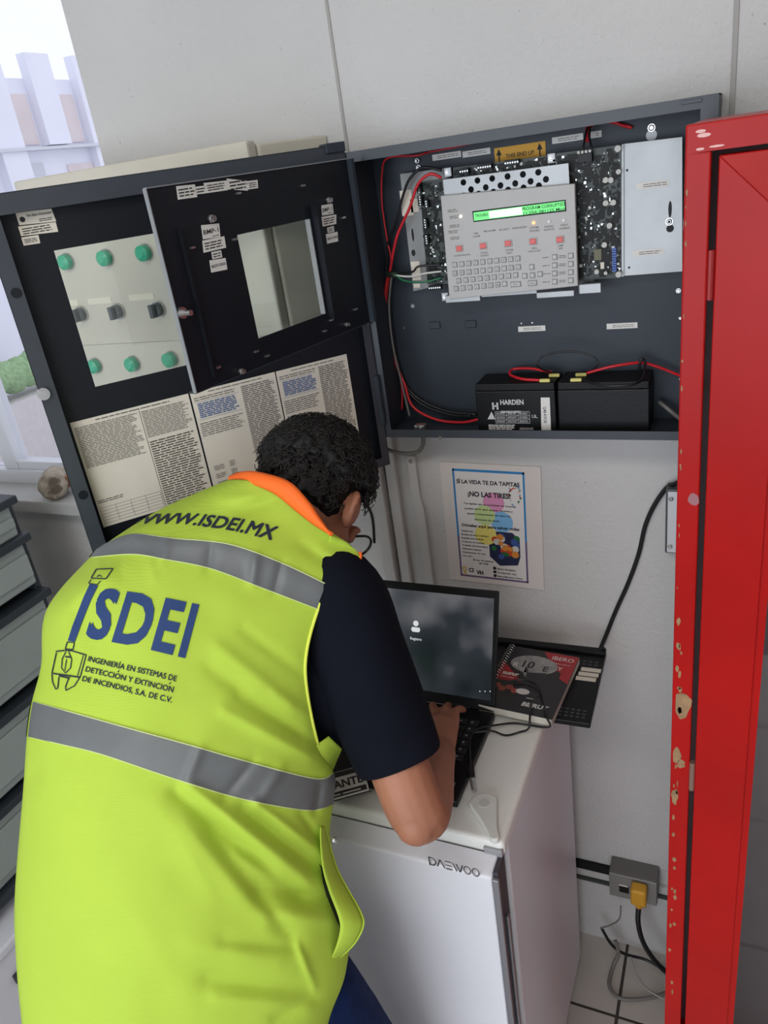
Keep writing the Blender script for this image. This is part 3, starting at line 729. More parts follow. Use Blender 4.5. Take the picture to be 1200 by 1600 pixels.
for (x, y, r) in ((328, 342, .006), (511, 313, .005), (375, 580, .005), (539, 507, .004)):
    a, b = rq(x, y); m = MB().cyl(DRS, a, b, r * .7, 0, .010, 10).cyl(DRS, a, b, r, .002, .005, 6); m.obj('stud', SCREWM, dress)
for (x, y) in ((300, 387), (372, 302), (473, 290), (536, 340), (366, 374), (495, 349), (555, 483), (517, 500), (507, 517), (400, 549), (417, 556), (340, 574)):
    a, b = rq(x, y); MB().box(DRS, a - .004, a + .004, b - .0015, b + .0015, 0, .003).obj('rivet', SCREWM, dress)
a, b = rq(282, 489); m = MB().cyl(DRS, -RW + .008, b, .008, 0, .006, 12).cyl(DRS, -RW + .008, b, .004, .006, .022, 8); m.obj('panel_latch', SCREWM, dress)

# --- the two batteries on the panel's shelf
def battery(name, x0, x1, y0, label, print_):
    z0 = PZ0 + .0025; zt = 1.6265
    b_ = thing(name, label, 'battery', ((x0 + x1) / 2, y0 + .035, z0), 'batteries in the panel')
    f_ = Fr((0, y0, 0), (1, 0, 0), (0, 0, 1))     # front face plane: n = -y
    MB().box(f_, x0, x1, z0, zt - .014, -.072, 0).obj('case', BLACKP, b_, bevel=.002)
    MB().box(f_, x0 + .001, x1 - .001, zt - .014, zt, -.071, -.001).obj('lid', BLACKM, b_, bevel=.002)
    return b_, f_, z0, zt
YB = 1.362
b1, f1, z0b, ztb = battery('sealed_battery', -0.459, -0.306, YB, 'black sealed battery with white printed brand block and upright barcode sticker', True)
b2, f2, _, _ = battery('sealed_battery', -0.302, -0.141, YB, 'plain black sealed battery without print, nearest the red cabinet', False)
BY = Fr((0, YB - .0003, 0), (1, 0, 0), (0, 0, 1))
def bq(x, y): return BY.px(x, y)
pm = MB()
a, b = bq(800, 632); txt(pm, BY, a, b, 'HARDEN', .0135, .0005, bold=.03, width=.045)
a, b = bq(774, 636)
for dx in (-.0042, .0042): pm.box(BY, a + dx - .0018, a + dx + .0018, b - .005, b + .009, .0003, .0006)
pm.box(BY, a - .004, a + .004, b + .0005, b + .0035, .0003, .0006)
a0, _ = bq(782, 640); scribble(pm, BY, a0, b - .012, a0 + .04, b - .007, 2, .0005)
a0, b0 = bq(775, 661); a1, b1_ = bq(827, 643)
for i in range(4): t_ = b0 + (b1_ - b0) * i / 3; pm.box(BY, a0, a1, t_ - .0003, t_ + .0003, .0003, .0006)
for i in range(4): t_ = a0 + (a1 - a0) * i / 3; pm.box(BY, t_ - .0003, t_ + .0003, b0, b1_, .0003, .0006)
for i in range(3):
    for j in range(3): scribble(pm, BY, a0 + (a1 - a0) * (i + .1) / 3, b0 + (b1_ - b0) * (j + .2) / 3, a0 + (a1 - a0) * (i + .9) / 3, b0 + (b1_ - b0) * (j + .8) / 3, 2, .0005)
flat(pm, BY, [bq(768, 643), bq(774, 655), bq(762, 655)], .0005)
a, b = bq(835, 648); txt(pm, BY, a, b - .006, 'UL', .009, .0005)
a0, b0 = bq(764, 670); a1, b1_ = bq(798, 664); scribble(pm, BY, a0, z0b + .003, a1 + .01, z0b + .014, 4, .0005, fill=.8)
a0, b0 = bq(812, 670); scribble(pm, BY, a0, z0b + .003, a0 + .03, z0b + .008, 3, .0005)
pm.obj('case_print', M('white_print', (206, 206, 204), .6), b1)
q = [bq(845, 621), bq(859, 621), bq(861, 672), bq(846, 672)]
MB().poly(BY, q, .0002, .0007).obj('barcode_sticker', PAPERW, b1)
pm = MB(); a, b = bq(852, 648); txt(pm, BY, a - .003, b, 'Q48-41K2B', .008, .0009, width=.032, rot=-math.pi / 2); pm.obj('barcode_print', INK, b1)
# terminals
for (x, y, par) in ((866, 586, b1), (851, 594, b1), (908, 585, b2), (900, 593, b2)):
    p = onZ(x, y, ztb + .004)
    MB().box(TOP, p.x - .010, p.x + .010, p.y - .003, p.y + .003, ztb + .0005, ztb + .0065).obj('terminal', YELT, par, bevel=.001, seg=1)
def Tz(x, y, z): return onZ(x, y, z)
g = 'battery leads'
tag(wire('battery_lead', [Tz(843, 594, ztb + .005), Tz(815, 592, ztb + .006), Tz(797, 585, ztb + .007), Tz(802, 577, ztb + .010), Tz(830, 576, ztb + .012), Tz(862, 582, ztb + .007)], .0026, REDW, None), 'short looped red lead joining terminals of the battery with printed front', 'wire', g)
tag(wire('battery_lead', [Tz(917, 583, ztb + .009), W_(950, 574, .07), W_(985, 568, .06), W_(1005, 567, .05), W_(1030, 574, .045), W_(1058, 585, .04), W_(1075, 592, .035)], .0026, REDW, None), 'long red lead running from the plain battery towards the red cabinet', 'wire', g)
tag(wire('battery_lead', [Tz(862, 583, ztb + .007), W_(840, 572, .085), W_(850, 556, .08), W_(890, 549, .07), W_(925, 556, .07), W_(934, 570, .075), Tz(918, 583, ztb + .007)], .0016, BLKW, None), 'thin black jumper arching above both battery lids', 'wire', g)
tag(wire('battery_lead', [Tz(910, 592, ztb + .009), Tz(930, 600, ztb + .007), Tz(965, 603, ztb + .006), Tz(1000, 596, ztb + .008), W_(1008, 570, .06), W_(1003, 560, .058), W_(999, 572, .058), W_(1003, 590, .05), W_(1012, 600, .035)], .0022, BLKW, None), 'looped black lead drooping over the plain battery', 'wire', g)

# ================================================================== BEIGE CONTROL CABINET behind the door
bc = thing('control_cabinet', 'beige control cabinet with green indicator lamps behind the open panel door', 'control cabinet', (-1.05, 1.46, 1.60))
CZ0, CZ1 = 1.60, 2.100
MB().poly(Fr((0, 1.46, 0), (1, 0, 0), (0, 1, 0)), [(-1.36, -.003), (-0.738, -.003), (-0.797, -.158), (-1.36, -.158)], CZ0 + .005, CZ1 - .006).obj('body', BEIGE, bc, bevel=.004)
MB().box(WALL, -1.37, -0.800, CZ0, CZ1, .162, .192).obj('door', BEIGE, bc, bevel=.005)
BCF = Fr((0, 1.46 - .192, 0), (1, 0, 0), (0, 0, 1))
DKM = M('switch_grey', (96, 102, 104), .4)
for (x, y) in ((100, 410), (161, 404), (222, 396), (145, 573), (204, 570), (263, 563)):
    a, b = BCF.px(x, y, .012)
    l = MB().cyl(BCF, a, b, .0175, 0, .004, 24).obj('lamp_bezel', COMPS, bc)
    MB().cyl(BCF, a, b, .0150, .004, .016, 24).cyl(BCF, a, b, .0150, .016, .021, 24, .008).obj('green_lamp', GREENL, bc, label='round green indicator lamp')
for (x, y) in ((123, 492), (180, 488), (243, 485)):
    a, b = BCF.px(x, y, .012)
    MB().cyl(BCF, a, b, .0165, 0, .006, 24).obj('switch_bezel', COMPS, bc)
    k_ = MB().cyl(BCF, a, b, .0135, .006, .016, 24).box(BCF, a - .005, a + .005, b - .013, b + .013, .016, .028)
    k_.obj('selector_switch', DKM, bc, bevel=.0008, seg=1)
for (x, y) in ((105, 474), (156, 470), (221, 464)):
    a, b = BCF.px(x, y); MB().box(BCF, a - .032, a + .032, b - .006, b + .006, 0, .0012).obj('name_plate', M('cream_plate', (236, 230, 208), .5), bc)
a, b = BCF.px(220, 535); MB().box(BCF, -1.33, -0.84, b - .0006, b + .0006, 0, .0006).obj('seam', GAPM, bc)
# ================================================================== RED CABINET
REDP = M('red_enamel', (166, 10, 7), 0.36, spec=0.25, var=0.12, vscale=5, bump=0.08, bscale=25)
spots_into(REDP, (196, 120, 110), 34, 0.76, 0.79, 1.3)
rc = thing('fire_cabinet', 'tall glossy red steel cabinet with hinged door, paint chipped along its edge', 'cabinet', (0.25, 1.13, 0))
RF = Fr((0, 0.95, 0), (1, 0, 0), (0, 0, 1))
RL, RR, RT = -0.064, 0.62, 2.027
DL, DT = -0.0305, 1.9935                       # door outer edge
m = MB()
m.box(RF, RL, RR, 0.0, 0.08, -.03, 0); m.box(RF, RL, -.038, .08, 1.999, -.03, 0); m.box(RF, RL, RR, 1.999, RT, -.03, 0); m.box(RF, RR - .03, RR, .08, 1.999, -.03, 0)
m.obj('front_frame', REDP, rc, bevel=.002)
m = MB().box(RF, RL + .001, RL + .003, 0.01, RT - .001, -.345, -.03); m.box(RF, RR - .003, RR - .001, 0.01, RT - .001, -.345, -.03); m.box(RF, RL + .003, RR - .003, RT - .003, RT - .001, -.345, -.03); m.box(RF, RL + .003, RR - .003, .01, .012, -.345, -.03)
m.obj('shell', REDP, rc)
MB().box(RF, RL + .003, RR - .003, .012, RT - .003, -.345, -.342).obj('back_panel', M('pale_grey_interior', (118, 106, 112), .6, var=.05), rc)
# door: four mitred, sloping rails
DB, DRR, SL = 0.085, RR - .035, 0.068
def rail(o0, o1, i0, i1):
    """outer edge o0-o1, inner raised edge i0-i1 in (a,b)"""
    q = [RF.pt(*o0, -.022), RF.pt(*o1, -.022), RF.pt(*i1, -.022), RF.pt(*i0, -.022), RF.pt(*o0, .000), RF.pt(*o1, .000), RF.pt(*i1, .016), RF.pt(*i0, .016)]
    return q, [(0, 1, 2, 3), (7, 6, 5, 4), (0, 4, 5, 1), (1, 5, 6, 2), (2, 6, 7, 3), (3, 7, 4, 0)]
o_ = [(DL, DB), (DL, DT), (DRR, DT), (DRR, DB)]; i_ = [(DL + SL, DB + SL), (DL + SL, DT - SL), (DRR - SL, DT - SL), (DRR - SL, DB + SL)]
dr = None
for k in range(4):
    q, f = rail(o_[k], o_[(k + 1) % 4], i_[k], i_[(k + 1) % 4])
    e = MB().add(q, f)
    me = e.mesh('door_rail', REDP); bm = bmesh.new(); bm.from_mesh(me); bmesh.ops.recalc_face_normals(bm, faces=bm.faces); bm.to_mesh(me); bm.free()
    o = link('door_rail', me, rc, bevel=.0012, seg=2)
m = MB()
i2 = SL + .010
m.box(RF, DL + SL, DL + i2, DB + SL, DT - SL, -.01, .012); m.box(RF, DRR - i2, DRR - SL, DB + SL, DT - SL, -.01, .012); m.box(RF, DL + SL, DRR - SL, DT - i2, DT - SL, -.01, .012); m.box(RF, DL + SL, DRR - SL, DB + SL, DB + i2, -.01, .012)
m.obj('glazing_bead', REDP, rc)
MB().box(RF, DL + SL, DRR - SL, DB + SL, DT - SL, -.006, -.003).obj('door_pane', GLASS, rc)
HINM = M('hinge_red', (140, 24, 26), .35, .2)
for z in (1.872, 1.135):
    m = MB(); hf = Fr((-.0345, .951, 0), (1, 0, 0), (0, 1, 0))
    m.cyl(hf, 0, 0, .0042, z - .027, z + .027, 12); m.obj('hinge', HINM if z > 1.5 else M('hinge_worn', (150, 120, 108), .35, .5), rc)
CHIP = M('bare_metal_chip', (150, 118, 84), .6, var=.25, vscale=60)
m = MB(); rnd = random.Random(11)
def chip(x, y, rx, ry, c=.0004):
    a, b = RF.px(x, y); s = .95 / F * 1.15
    p = [(max(RL + .0006, a + rx * s * math.cos(t) * rnd.uniform(.6, 1.1)), b + ry * s * math.sin(t) * rnd.uniform(.7, 1.1)) for t in [2 * math.pi * i / 11 for i in range(11)]]
    flat(m, RF, p, c)
chip(1066, 1102, 16, 27); chip(1058, 1180, 8, 18); chip(1054, 1245, 6, 20); chip(1064, 1193, 8, 10)
for i in range(26): y = rnd.uniform(960, 1560); chip(1060 - (y - 1000) * .024 + rnd.uniform(-2, 5), y, rnd.uniform(1, 4), rnd.uniform(2, 9))
for i in range(14): y = rnd.uniform(300, 950); chip(1074 - (y - 200) * .022 + rnd.uniform(0, 2), y, rnd.uniform(.6, 1.5), rnd.uniform(1, 5))
m.obj('paint_chips', CHIP, rc, kind='stuff')
m = MB(); chip(1084, 780, 9, 10); m.obj('scuff', M('scuff_grey', (150, 100, 104), .5), rc)
m = MB(); rndc = rnd
def nick(x, y, w_, h_):
    a, b = RF.px(x, y); s = .95 / F * 1.1; flat(m, RF, circle(a, b, w_ * s, 8, h_ * s), .0005)
for (x, y, w_, h_) in ((1095, 205, 6, 2), (1100, 211, 8, 2.5), (1094, 233, 5, 1.6), (1120, 228, 9, 1.4)): nick(x, y, w_, h_)
m.obj('scratches', M('pale_scratch', (222, 172, 168), .5), rc, kind='stuff')

# ================================================================== WALL FITTINGS
JB = thing('junction_box', 'small metal junction box with two screws half behind the red cabinet', 'junction box', (-.08, 1.46, 1.23))
a0, zt = pxw(1040, 766, .04); _, zb = pxw(1040, 866, .04)
MB().box(WALL, a0, a0 + .085, zb, zt, .0, .036).obj('box', M('cast_grey', (86, 88, 90), .5, .2), JB, bevel=.003)
MB().box(WALL, a0 + .004, a0 + .081, zb + .004, zt - .004, .036, .039).obj('cover_plate', M('satin_plate', (214, 216, 218), .35, .2), JB, bevel=.001)
for z in (zt - .018, zb + .018): screw(WALL, a0 + .010, z, .039, .005, JB)
cordp = [(1068, 750, .03), (1052, 757, .02), (1040, 764, .012), (1022, 790, .008), (1008, 822, .007), (998, 865, .007), (982, 910, .007), (962, 955, .008), (946, 995, .010), (938, 1014, .012)]
end = onZ(936, 1020, 1.05)
tag(wire('wall_cable', [W_(*p) for p in cordp], .0046, BLKW, None), 'black power cord running down the wall from behind the red cabinet', 'cord')

OB = thing('outlet_box', 'low grey metal outlet box with silver face behind the fridge', 'outlet', (-.19, 1.46, .19))
GBX = M('cast_dark_grey', (112, 110, 106), .5, .2)
oa0, oz1 = pxw(951, 1363, .055); oa1, _ = pxw(1027, 1382, .055); oz0 = pxw(951, 1398, .055)[1]
MB().box(WALL, oa0, oa1, oz0, oz1, 0, .053).obj('box', GBX, OB, bevel=.004)
MB().box(WALL, oa0 + .001, oa1 - .001, oz0 + .001, oz1 - .001, .053, .055).obj('face_plate', M('outlet_plate', (150, 150, 148), .3, .5), OB, bevel=.0008, seg=1)
a, b = pxw(975, 1390, .056); MB().box(WALL, a - .012, a + .012, b - .012, b + .016, .055, .0556).obj('socket', COMPB, OB); MB().box(WALL, a - .012, a + .010, b + .012, b + .016, .0556, .057).obj('socket_trim', PAPERW, OB)
RAILM = M('trunking_white', (200, 198, 194), .5)
tr_ = thing('cable_trunking', 'black and white cable trunking strip low on the wall beside the outlet', 'trunking', (-.3, 1.46, .2))
MB().box(WALL, -.62, -.05, oz0 - .004, oz0 + .020, 0.001, .012).obj('rail', RAILM, tr_, bevel=.001)
MB().box(WALL, -.62, oa0 - .002, oz0 + .022, oz0 + .044, 0.001, .014).obj('cover', BLACKM, tr_, bevel=.001)
MB().box(WALL, -.62, -.05, oz0 - .012, oz0 - .005, 0.001, .02).obj('lower_edge', COMPG, tr_)
YEL = M('yellow_plug_plastic', (214, 158, 44), .45, var=.08)
yp = thing('power_plug', 'yellow power plug with black cord in the low outlet', 'plug', W_(998, 1405, .06))
pa, pb = pxw(998, 1398, .075)
MB().box(WALL, pa - .019, pa + .019, pb - .030, pb + .024, .056, .088).obj('plug_body', YEL, yp, bevel=.007, seg=3)
MB().cyl(Fr(WALL.pt(pa, pb - .030, .07), (1, 0, 0), (0, 1, 0)), 0, 0, .010, -.016, .002, 14).obj('plug_neck', YEL, yp, smooth=False)
wire('plug_cord', [WALL.pt(pa, pb - .045, .07), W_(997, 1440, .085), W_(1004, 1470, .09), W_(1020, 1497, .09), W_(1040, 1518, .085), W_(1075, 1545, .08)], .0065, BLKW, yp)
def floorcab(name, pts, r, mat, label):
    tag(wire(name, [onZ(x, y, z) for x, y, z in pts], r, mat, None), label, 'cable', 'loose cables on the floor')
floorcab('loose_cable', [(940, 1450, .12), (955, 1475, .06), (975, 1490, .03), (1010, 1500, .012), (1045, 1520, .010)], .004, BLKW, 'black cable lying against the wall behind the fridge')
floorcab('loose_cable', [(1045, 1550, .01), (1010, 1560, .008), (970, 1560, .008), (952, 1540, .008), (958, 1510, .02), (966, 1490, .05), (962, 1470, .09)], .005, GRYW, 'thick grey cable looped on the floor tiles behind the fridge')
floorcab('loose_cable', [(985, 1495, .07), (992, 1520, .045), (1010, 1545, .030), (1045, 1565, .022)], .0025, M('pale_cable', (150, 148, 140), .5), 'thin pale cable trailing over the grey loop')
floorcab('loose_cable', [(938, 1450, .16), (955, 1445, .17), (968, 1435, .19), (970, 1415, .22)], .0022, GRYW, 'thin grey cable rising from the floor to the outlet box')

# white ducts on the wall under the panel
DUCT = M('white_duct', (206, 204, 200), .45)
d1 = thing('cable_raceway', 'white flattened cable raceway with a screw under the panel', 'raceway', (-.655, 1.46, .9))
a0 = pxw(643, 716)[0]
MB().poly(WALL, [(a0 - .009, 1.44), (a0 + .012, 1.44), (a0 + .012, 1.34), (a0 + .018, 1.31), (a0 + .018, .60), (a0 - .004, .60), (a0 - .004, 1.31), (a0 - .009, 1.34)], 0, .010).obj('channel', DUCT, d1, bevel=.002)
screw(WALL, a0 + .002, 1.428, .010, .005, d1)
d2 = MB().box(WALL, -.752, -.722, .35, 1.50, 0, .028).obj('wall_duct', DUCT, bevel=.003); tag(d2, 'square white wall duct behind the technician\'s face', 'duct')
d3 = MB().box(WALL, -.716, -.690, .35, 1.50, 0, .014).obj('wall_duct', DUCT, bevel=.003); tag(d3, 'thin flat white wall duct between square duct and raceway', 'duct')
tag(wire('flex_conduit', [W_(592, 690, .05), W_(600, 700, .05), W_(625, 708, .045), W_(650, 707, .045), W_(660, 697, .06), W_(661, 682, .07)], .0045, GRYW, None), 'short grey flexible conduit hanging from the panel bottom', 'conduit')
a, b = pxw(585, 688, .09); tag(MB().box(WALL, a - .03, a + .012, 1.500, 1.527, .06, .10).obj('conduit_fitting', M('rough_iron', (74, 72, 70), .7, .3), bevel=.004), 'dark metal conduit fitting under the panel corner', 'fitting')
a, b = pxw(690, 682, .125); m = MB().cyl(WALL, a, b, .004, .118, .134, 10); 
tag(m.obj('loose_screw', SCREWM), 'bright screw sticking out under the panel shelf', 'screw')

# ================================================================== POSTER
c_ = [pxw(*p, .005) for p in ((703, 905), (850, 922), (845, 732), (688, 722))]
PO = thing('wall_poster', 'laminated bottle cap donation poster with blue border taped to the wall', 'poster', WALL.pt(c_[0][0], c_[0][1], 0))
po = WALL.pt(*c_[0], 0.004); pr = WALL.pt(*c_[1], .004) - po
PF = Fr(po, pr, Vector((0, 0, 1)) * pr.length_squared - pr * pr.z)
PW_, PH_ = pr.length, (WALL.pt(*c_[3], .004) - po).length
MB().box(PF, 0, PW_, 0, PH_, -.0035, .0008).obj('laminate', M('laminated_paper', (222, 214, 208), .22, spec=.6), PO)
ix0, ix1, iy0, iy1 = PW_ * .125, PW_ * .845, PH_ * .045, PH_ * .955
POW = M('poster_white', (226, 222, 218), .4); MB().box(PF, ix0, ix1, iy0, iy1, .0008, .001).obj('print_ground', POW, PO)
BRB = M('poster_blue', (46, 130, 190), .4); BRV = M('poster_violet', (112, 92, 128), .4)
m = MB().box(PF, ix0, ix1, iy1 - .0055, iy1, .001, .0013); m.box(PF, ix0, ix0 + .0042, iy0 + PH_ * .35, iy1, .001, .0013); m.box(PF, ix1 - .0042, ix1, iy0 + PH_ * .35, iy1, .001, .0013); m.obj('border', BRB, PO)
m = MB().box(PF, ix0, ix1, iy0, iy0 + .0045, .001, .0013); m.box(PF, ix0, ix0 + .0042, iy0, iy0 + PH_ * .35, .001, .0013); m.box(PF, ix1 - .0042, ix1, iy0, iy0 + PH_ * .35, .001, .0013); m.obj('border', BRV, PO)
def pc(u, v): return ix0 + (ix1 - ix0) * u, iy0 + (iy1 - iy0) * v        # u right, v up
for (u, v, r, col, nm) in ((.56, .72, .024, (222, 150, 188), 'pink'), (.42, .60, .024, (196, 216, 148), 'green'), (.66, .55, .025, (128, 184, 226), 'sky'), (.42, .42, .025, (230, 216, 116), 'yellow')):
    m = MB(); flat(m, PF, circle(*pc(u, v), r, 28), .0012 + .00005 * len(nm)); m.obj('print_circle', M('poster_' + nm, col, .4), PO)
m = MB(); iw = ix1 - ix0; C0 = .0018
def pt_(u, v, st, size, wd=None, bold=.02): a, b = pc(u, v); txt(m, PF, a, b, st, size, C0, bold=bold, width=wd)
pt_(.49, .875, 'SÍ LA VIDA TE DA TAPITAS', .0130, iw * .88, .03)
pt_(.50, .765, '¡NO LAS TIRES!', .0165, iw * .60, .035)
pt_(.50, .690, 'Tus tapitas que se convierten en recursos', .0062, iw * .74)
pt_(.48, .645, 'pueden servir para generar recursos y', .0062, iw * .68)
pt_(.48, .600, 'apoyar a tratamientos de niños con', .0062, iw * .62)
pt_(.45, .550, 'diagnóstico de cáncer', .0062, iw * .36)
pt_(.49, .485, 'Dónalas aquí para salvar vidas', .0098, iw * .82, .03)
for i, st in enumerate(('Tapitas de:', 'Botellas de agua o refresco', 'Bebidas energéticas', 'Productos de limpieza', 'Cuajada de lavandería', 'Alimentos básicos', 'Desmangador de ropa', 'etc. etc...')):
    wd = iw * (.40, .40, .32, .33, .38, .28, .34, .16)[i] * (.45 if i == 0 else 1)
    pt_(.06 + wd / iw / 2, .435 - i * .034, st, .0058, wd)
pt_(.36, .135 + .03, 'El uso de páginas', .0062, iw * .30); pt_(.36, .135, 'QR WEB', .0062, iw * .14)
for i, st in enumerate(('Banco de tapitas', 'Fundación cap', 'Banco Mexicano Tapitas')):
    a, b = pc(.52, .100 - i * .036); m.box(PF, a - .0035, a + .0035, b - .0005, b + .0065, C0 - .0002, C0)
    wd = iw * (.26, .27, .36)[i]; pt_(.56 + wd / iw / 2, .102 - i * .036, st, .0058, wd)
a, b = pc(.17, .05); m.box(PF, a - .005, a - .003, b, b + .010, C0 - .0002, C0); m.box(PF, a + .003, a + .005, b, b + .010, C0 - .0002, C0); m.box(PF, a - .005, a + .005, b, b + .002, C0 - .0002, C0); m.box(PF, a - .003, a + .005, b + .008, b + .010, C0 - .0002, C0)
pt_(.30, .035, 'VH', .014, iw * .10, .05)
m.obj('print_text', M('poster_ink', (40, 36, 44), .4), PO)
m = MB(); a, b = pc(.07, .02)
m.tube([PF.pt(a - .004, b, C0), PF.pt(a + .004, b + .016, C0), PF.pt(a, b + .021, C0), PF.pt(a - .004, b + .016, C0), PF.pt(a + .004, b, C0)], .0012, 6); m.obj('ribbon', M('ribbon_gold', (214, 180, 70), .4), PO)
# the photograph of bottle caps
m = MB(); flat(m, PF, [pc(*t_) for t_ in ((.46, .22), (.60, .14), (.86, .16), (.90, .24), (.90, .40), (.80, .46), (.56, .46), (.46, .38))], .0014); m.obj('cap_photo_ground', M('cap_navy', (44, 48, 78), .4), PO)
rnd = random.Random(2)
for k, (nm, col) in enumerate((('red', (208, 72, 44)), ('grass', (40, 110, 60)), ('blue', (62, 88, 150)), ('light', (206, 204, 196)), ('orange', (220, 140, 60)))):
    m = MB()
    for i in range(5): flat(m, PF, circle(*pc(rnd.uniform(.52, .86), rnd.uniform(.20, .42)), rnd.uniform(.005, .009), 16), .0015 + k * .00006 + i * .00001)
    m.obj('cap_' + nm, M('cap_' + nm, col, .4), PO)
# wreath of small doodles in the upper right corner
rnd = random.Random(8)
for k, (nm, col) in enumerate((('doodle_blue', (90, 140, 200)), ('doodle_green', (110, 160, 90)), ('doodle_red', (216, 110, 100)))):
    m = MB()
    for i in range(12):
        t = rnd.uniform(0, 6.28); a, b = pc(.86 + .09 * math.cos(t) * rnd.uniform(.7, 1), .80 + (.10 - .02 * k) * math.sin(t))
        flat(m, PF, circle(a, b, rnd.uniform(.0012, .0026), 8), .0016 + k * .00005)
    m.obj(nm, M(nm, col, .5), PO)

# ================================================================== FRIDGE
FZ = 1.02; FXR, FXL, FYF, FYB = -0.307, -0.857, 0.845, 1.385
fg = thing('small_fridge', 'small white refrigerator with dark side handle strip under the laptop', 'fridge', (-.58, 1.13, 0))
MB().box(TOP, FXL + .004, FXR - .004, FYF + .03, FYB - .01, .03, FZ - .03).obj('body', WHITEE, fg, bevel=.006)
MB().box(TOP, FXL, FXR, FYF, FYB, FZ - .032, FZ).obj('top_cover', M('cream_top', (236, 235, 229), .4), fg, bevel=.009, seg=4)
m = MB()
dz1, dz0, dy0, dy1 = FZ - .022, .055, FYF - .042, FYF + .004
m.add([(FXL, dy0, dz0), (FXR - .010, dy0, dz0), (FXR - .010, dy1, dz0), (FXL, dy1, dz0), (FXL, dy0, dz1 - .012), (FXR - .010, dy0, dz1 - .012), (FXR - .010, dy1 - .006, dz1), (FXL, dy1 - .006, dz1)],
      [(0, 3, 2, 1), (4, 5, 6, 7), (0, 1, 5, 4), (1, 2, 6, 5), (2, 3, 7, 6), (3, 0, 4, 7)])
fd = m.obj('door', WHITEE, fg, bevel=.005, seg=3)
MB().box(TOP, FXL + .006, FXR - .012, FYF + .004, FYF + .030, .06, FZ - .034).obj('gasket', M('gasket_grey', (128, 128, 130), .7), fg)
DKS = M('handle_dark', (62, 58, 66), .35); SLV = M('handle_silver', (150, 150, 156), .3, .6)
MB().box(TOP, FXR - .010, FXR - .001, dy0 + .006, dy1 - .002, dz0, dz1 - .004).obj('handle_strip', DKS, fd, bevel=.001)
MB().box(TOP, FXR - .0105, FXR + .001, dy0 - .001, dy0 + .006, dz0, dz1 - .013).obj('handle_edge', SLV, fd, bevel=.002)
MB().box(TOP, FXR - .001, FXR + .0045, dy0 + .020, dy0 + .030, .30, .875).obj('grip', SLV, fd, bevel=.002)
MB().box(TOP, FXR - .034, FXR - .002, FYF - .005, FYF + .035, FZ - .034, FZ - .012).obj('top_hinge_cover', M('hinge_cover_grey', (150, 150, 152), .4), fg, bevel=.003)
for x in (FXL + .05, FXR - .05):
    for y in (FYF + .06, FYB - .06): MB().cyl(TOP, x, y, .018, 0, .032, 12).obj('foot', BLACKP, fg)
FD = Fr((0, dy0 - .0004, 0), (1, 0, 0), (0, 0, 1))
m = MB(); l0, lb_ = FD.px(671, 1350); l1, le_ = FD.px(752, 1365); lz = FD.px(671, 1350)[1]; lh = .0095
LW = l1 - l0; u_ = LW / 6.35
def bar(x0, z0, x1, z1, t=.0011):
    d = Vector((x1 - x0, z1 - z0)).normalized(); nx, nz = -d.y * t, d.x * t
    flat(m, FD, [(x0 + nx, z0 + nz), (x1 + nx, z1 + nz), (x1 - nx, z1 - nz), (x0 - nx, z0 - nz)], .0006)
def ring(cx, cz, rx, rz, t=.0019):
    k = 24
    for i in range(k):
        t0, t1 = 2 * math.pi * i / k, 2 * math.pi * (i + 1) / k
        flat(m, FD, [(cx + rx * math.cos(t0), cz + rz * math.sin(t0)), (cx + rx * math.cos(t1), cz + rz * math.sin(t1)), (cx + (rx - t) * math.cos(t1), cz + (rz - t) * math.sin(t1)), (cx + (rx - t) * math.cos(t0), cz + (rz - t) * math.sin(t0))], .0006)
zb = FD.px(671, 1350)[1]; zt_ = FD.px(672, 1339)[1]; 
x = l0
bar(x + .001, zb, x + .001, zt_); bar(x, zt_, x + u_ * .55, zt_); bar(x, zb, x + u_ * .55, zb); bar(x + u_ * .55, zt_, x + u_ * .85, (zt_ * .7 + zb * .3)); bar(x + u_ * .85, zt_ * .7 + zb * .3, x + u_ * .85, zb * .7 + zt_ * .3); bar(x + u_ * .55, zb, x + u_ * .85, zb * .7 + zt_ * .3)
x += u_; bar(x, zb, x + u_ * .45, zt_); bar(x + u_ * .45, zt_, x + u_ * .9, zb)
x += u_ * 1.05
for k in range(3): bar(x, zb + (zt_ - zb) * k / 2, x + u_ * .8, zb + (zt_ - zb) * k / 2)
x += u_ * .95; bar(x, zt_, x + u_ * .4, zb); bar(x + u_ * .4, zt_, x + u_ * .8, zb); bar(x + u_ * .8, zb, x + u_ * 1.2, zt_)
x += u_ * 1.25; ring(x + u_ * .45, (zb + zt_) / 2, u_ * .46, (zt_ - zb) / 2 + .001); ring(x + u_ * 1.45, (zb + zt_) / 2, u_ * .46, (zt_ - zb) / 2 + .001)
m.obj('logo', M('logo_grey', (62, 62, 66), .4), fd)

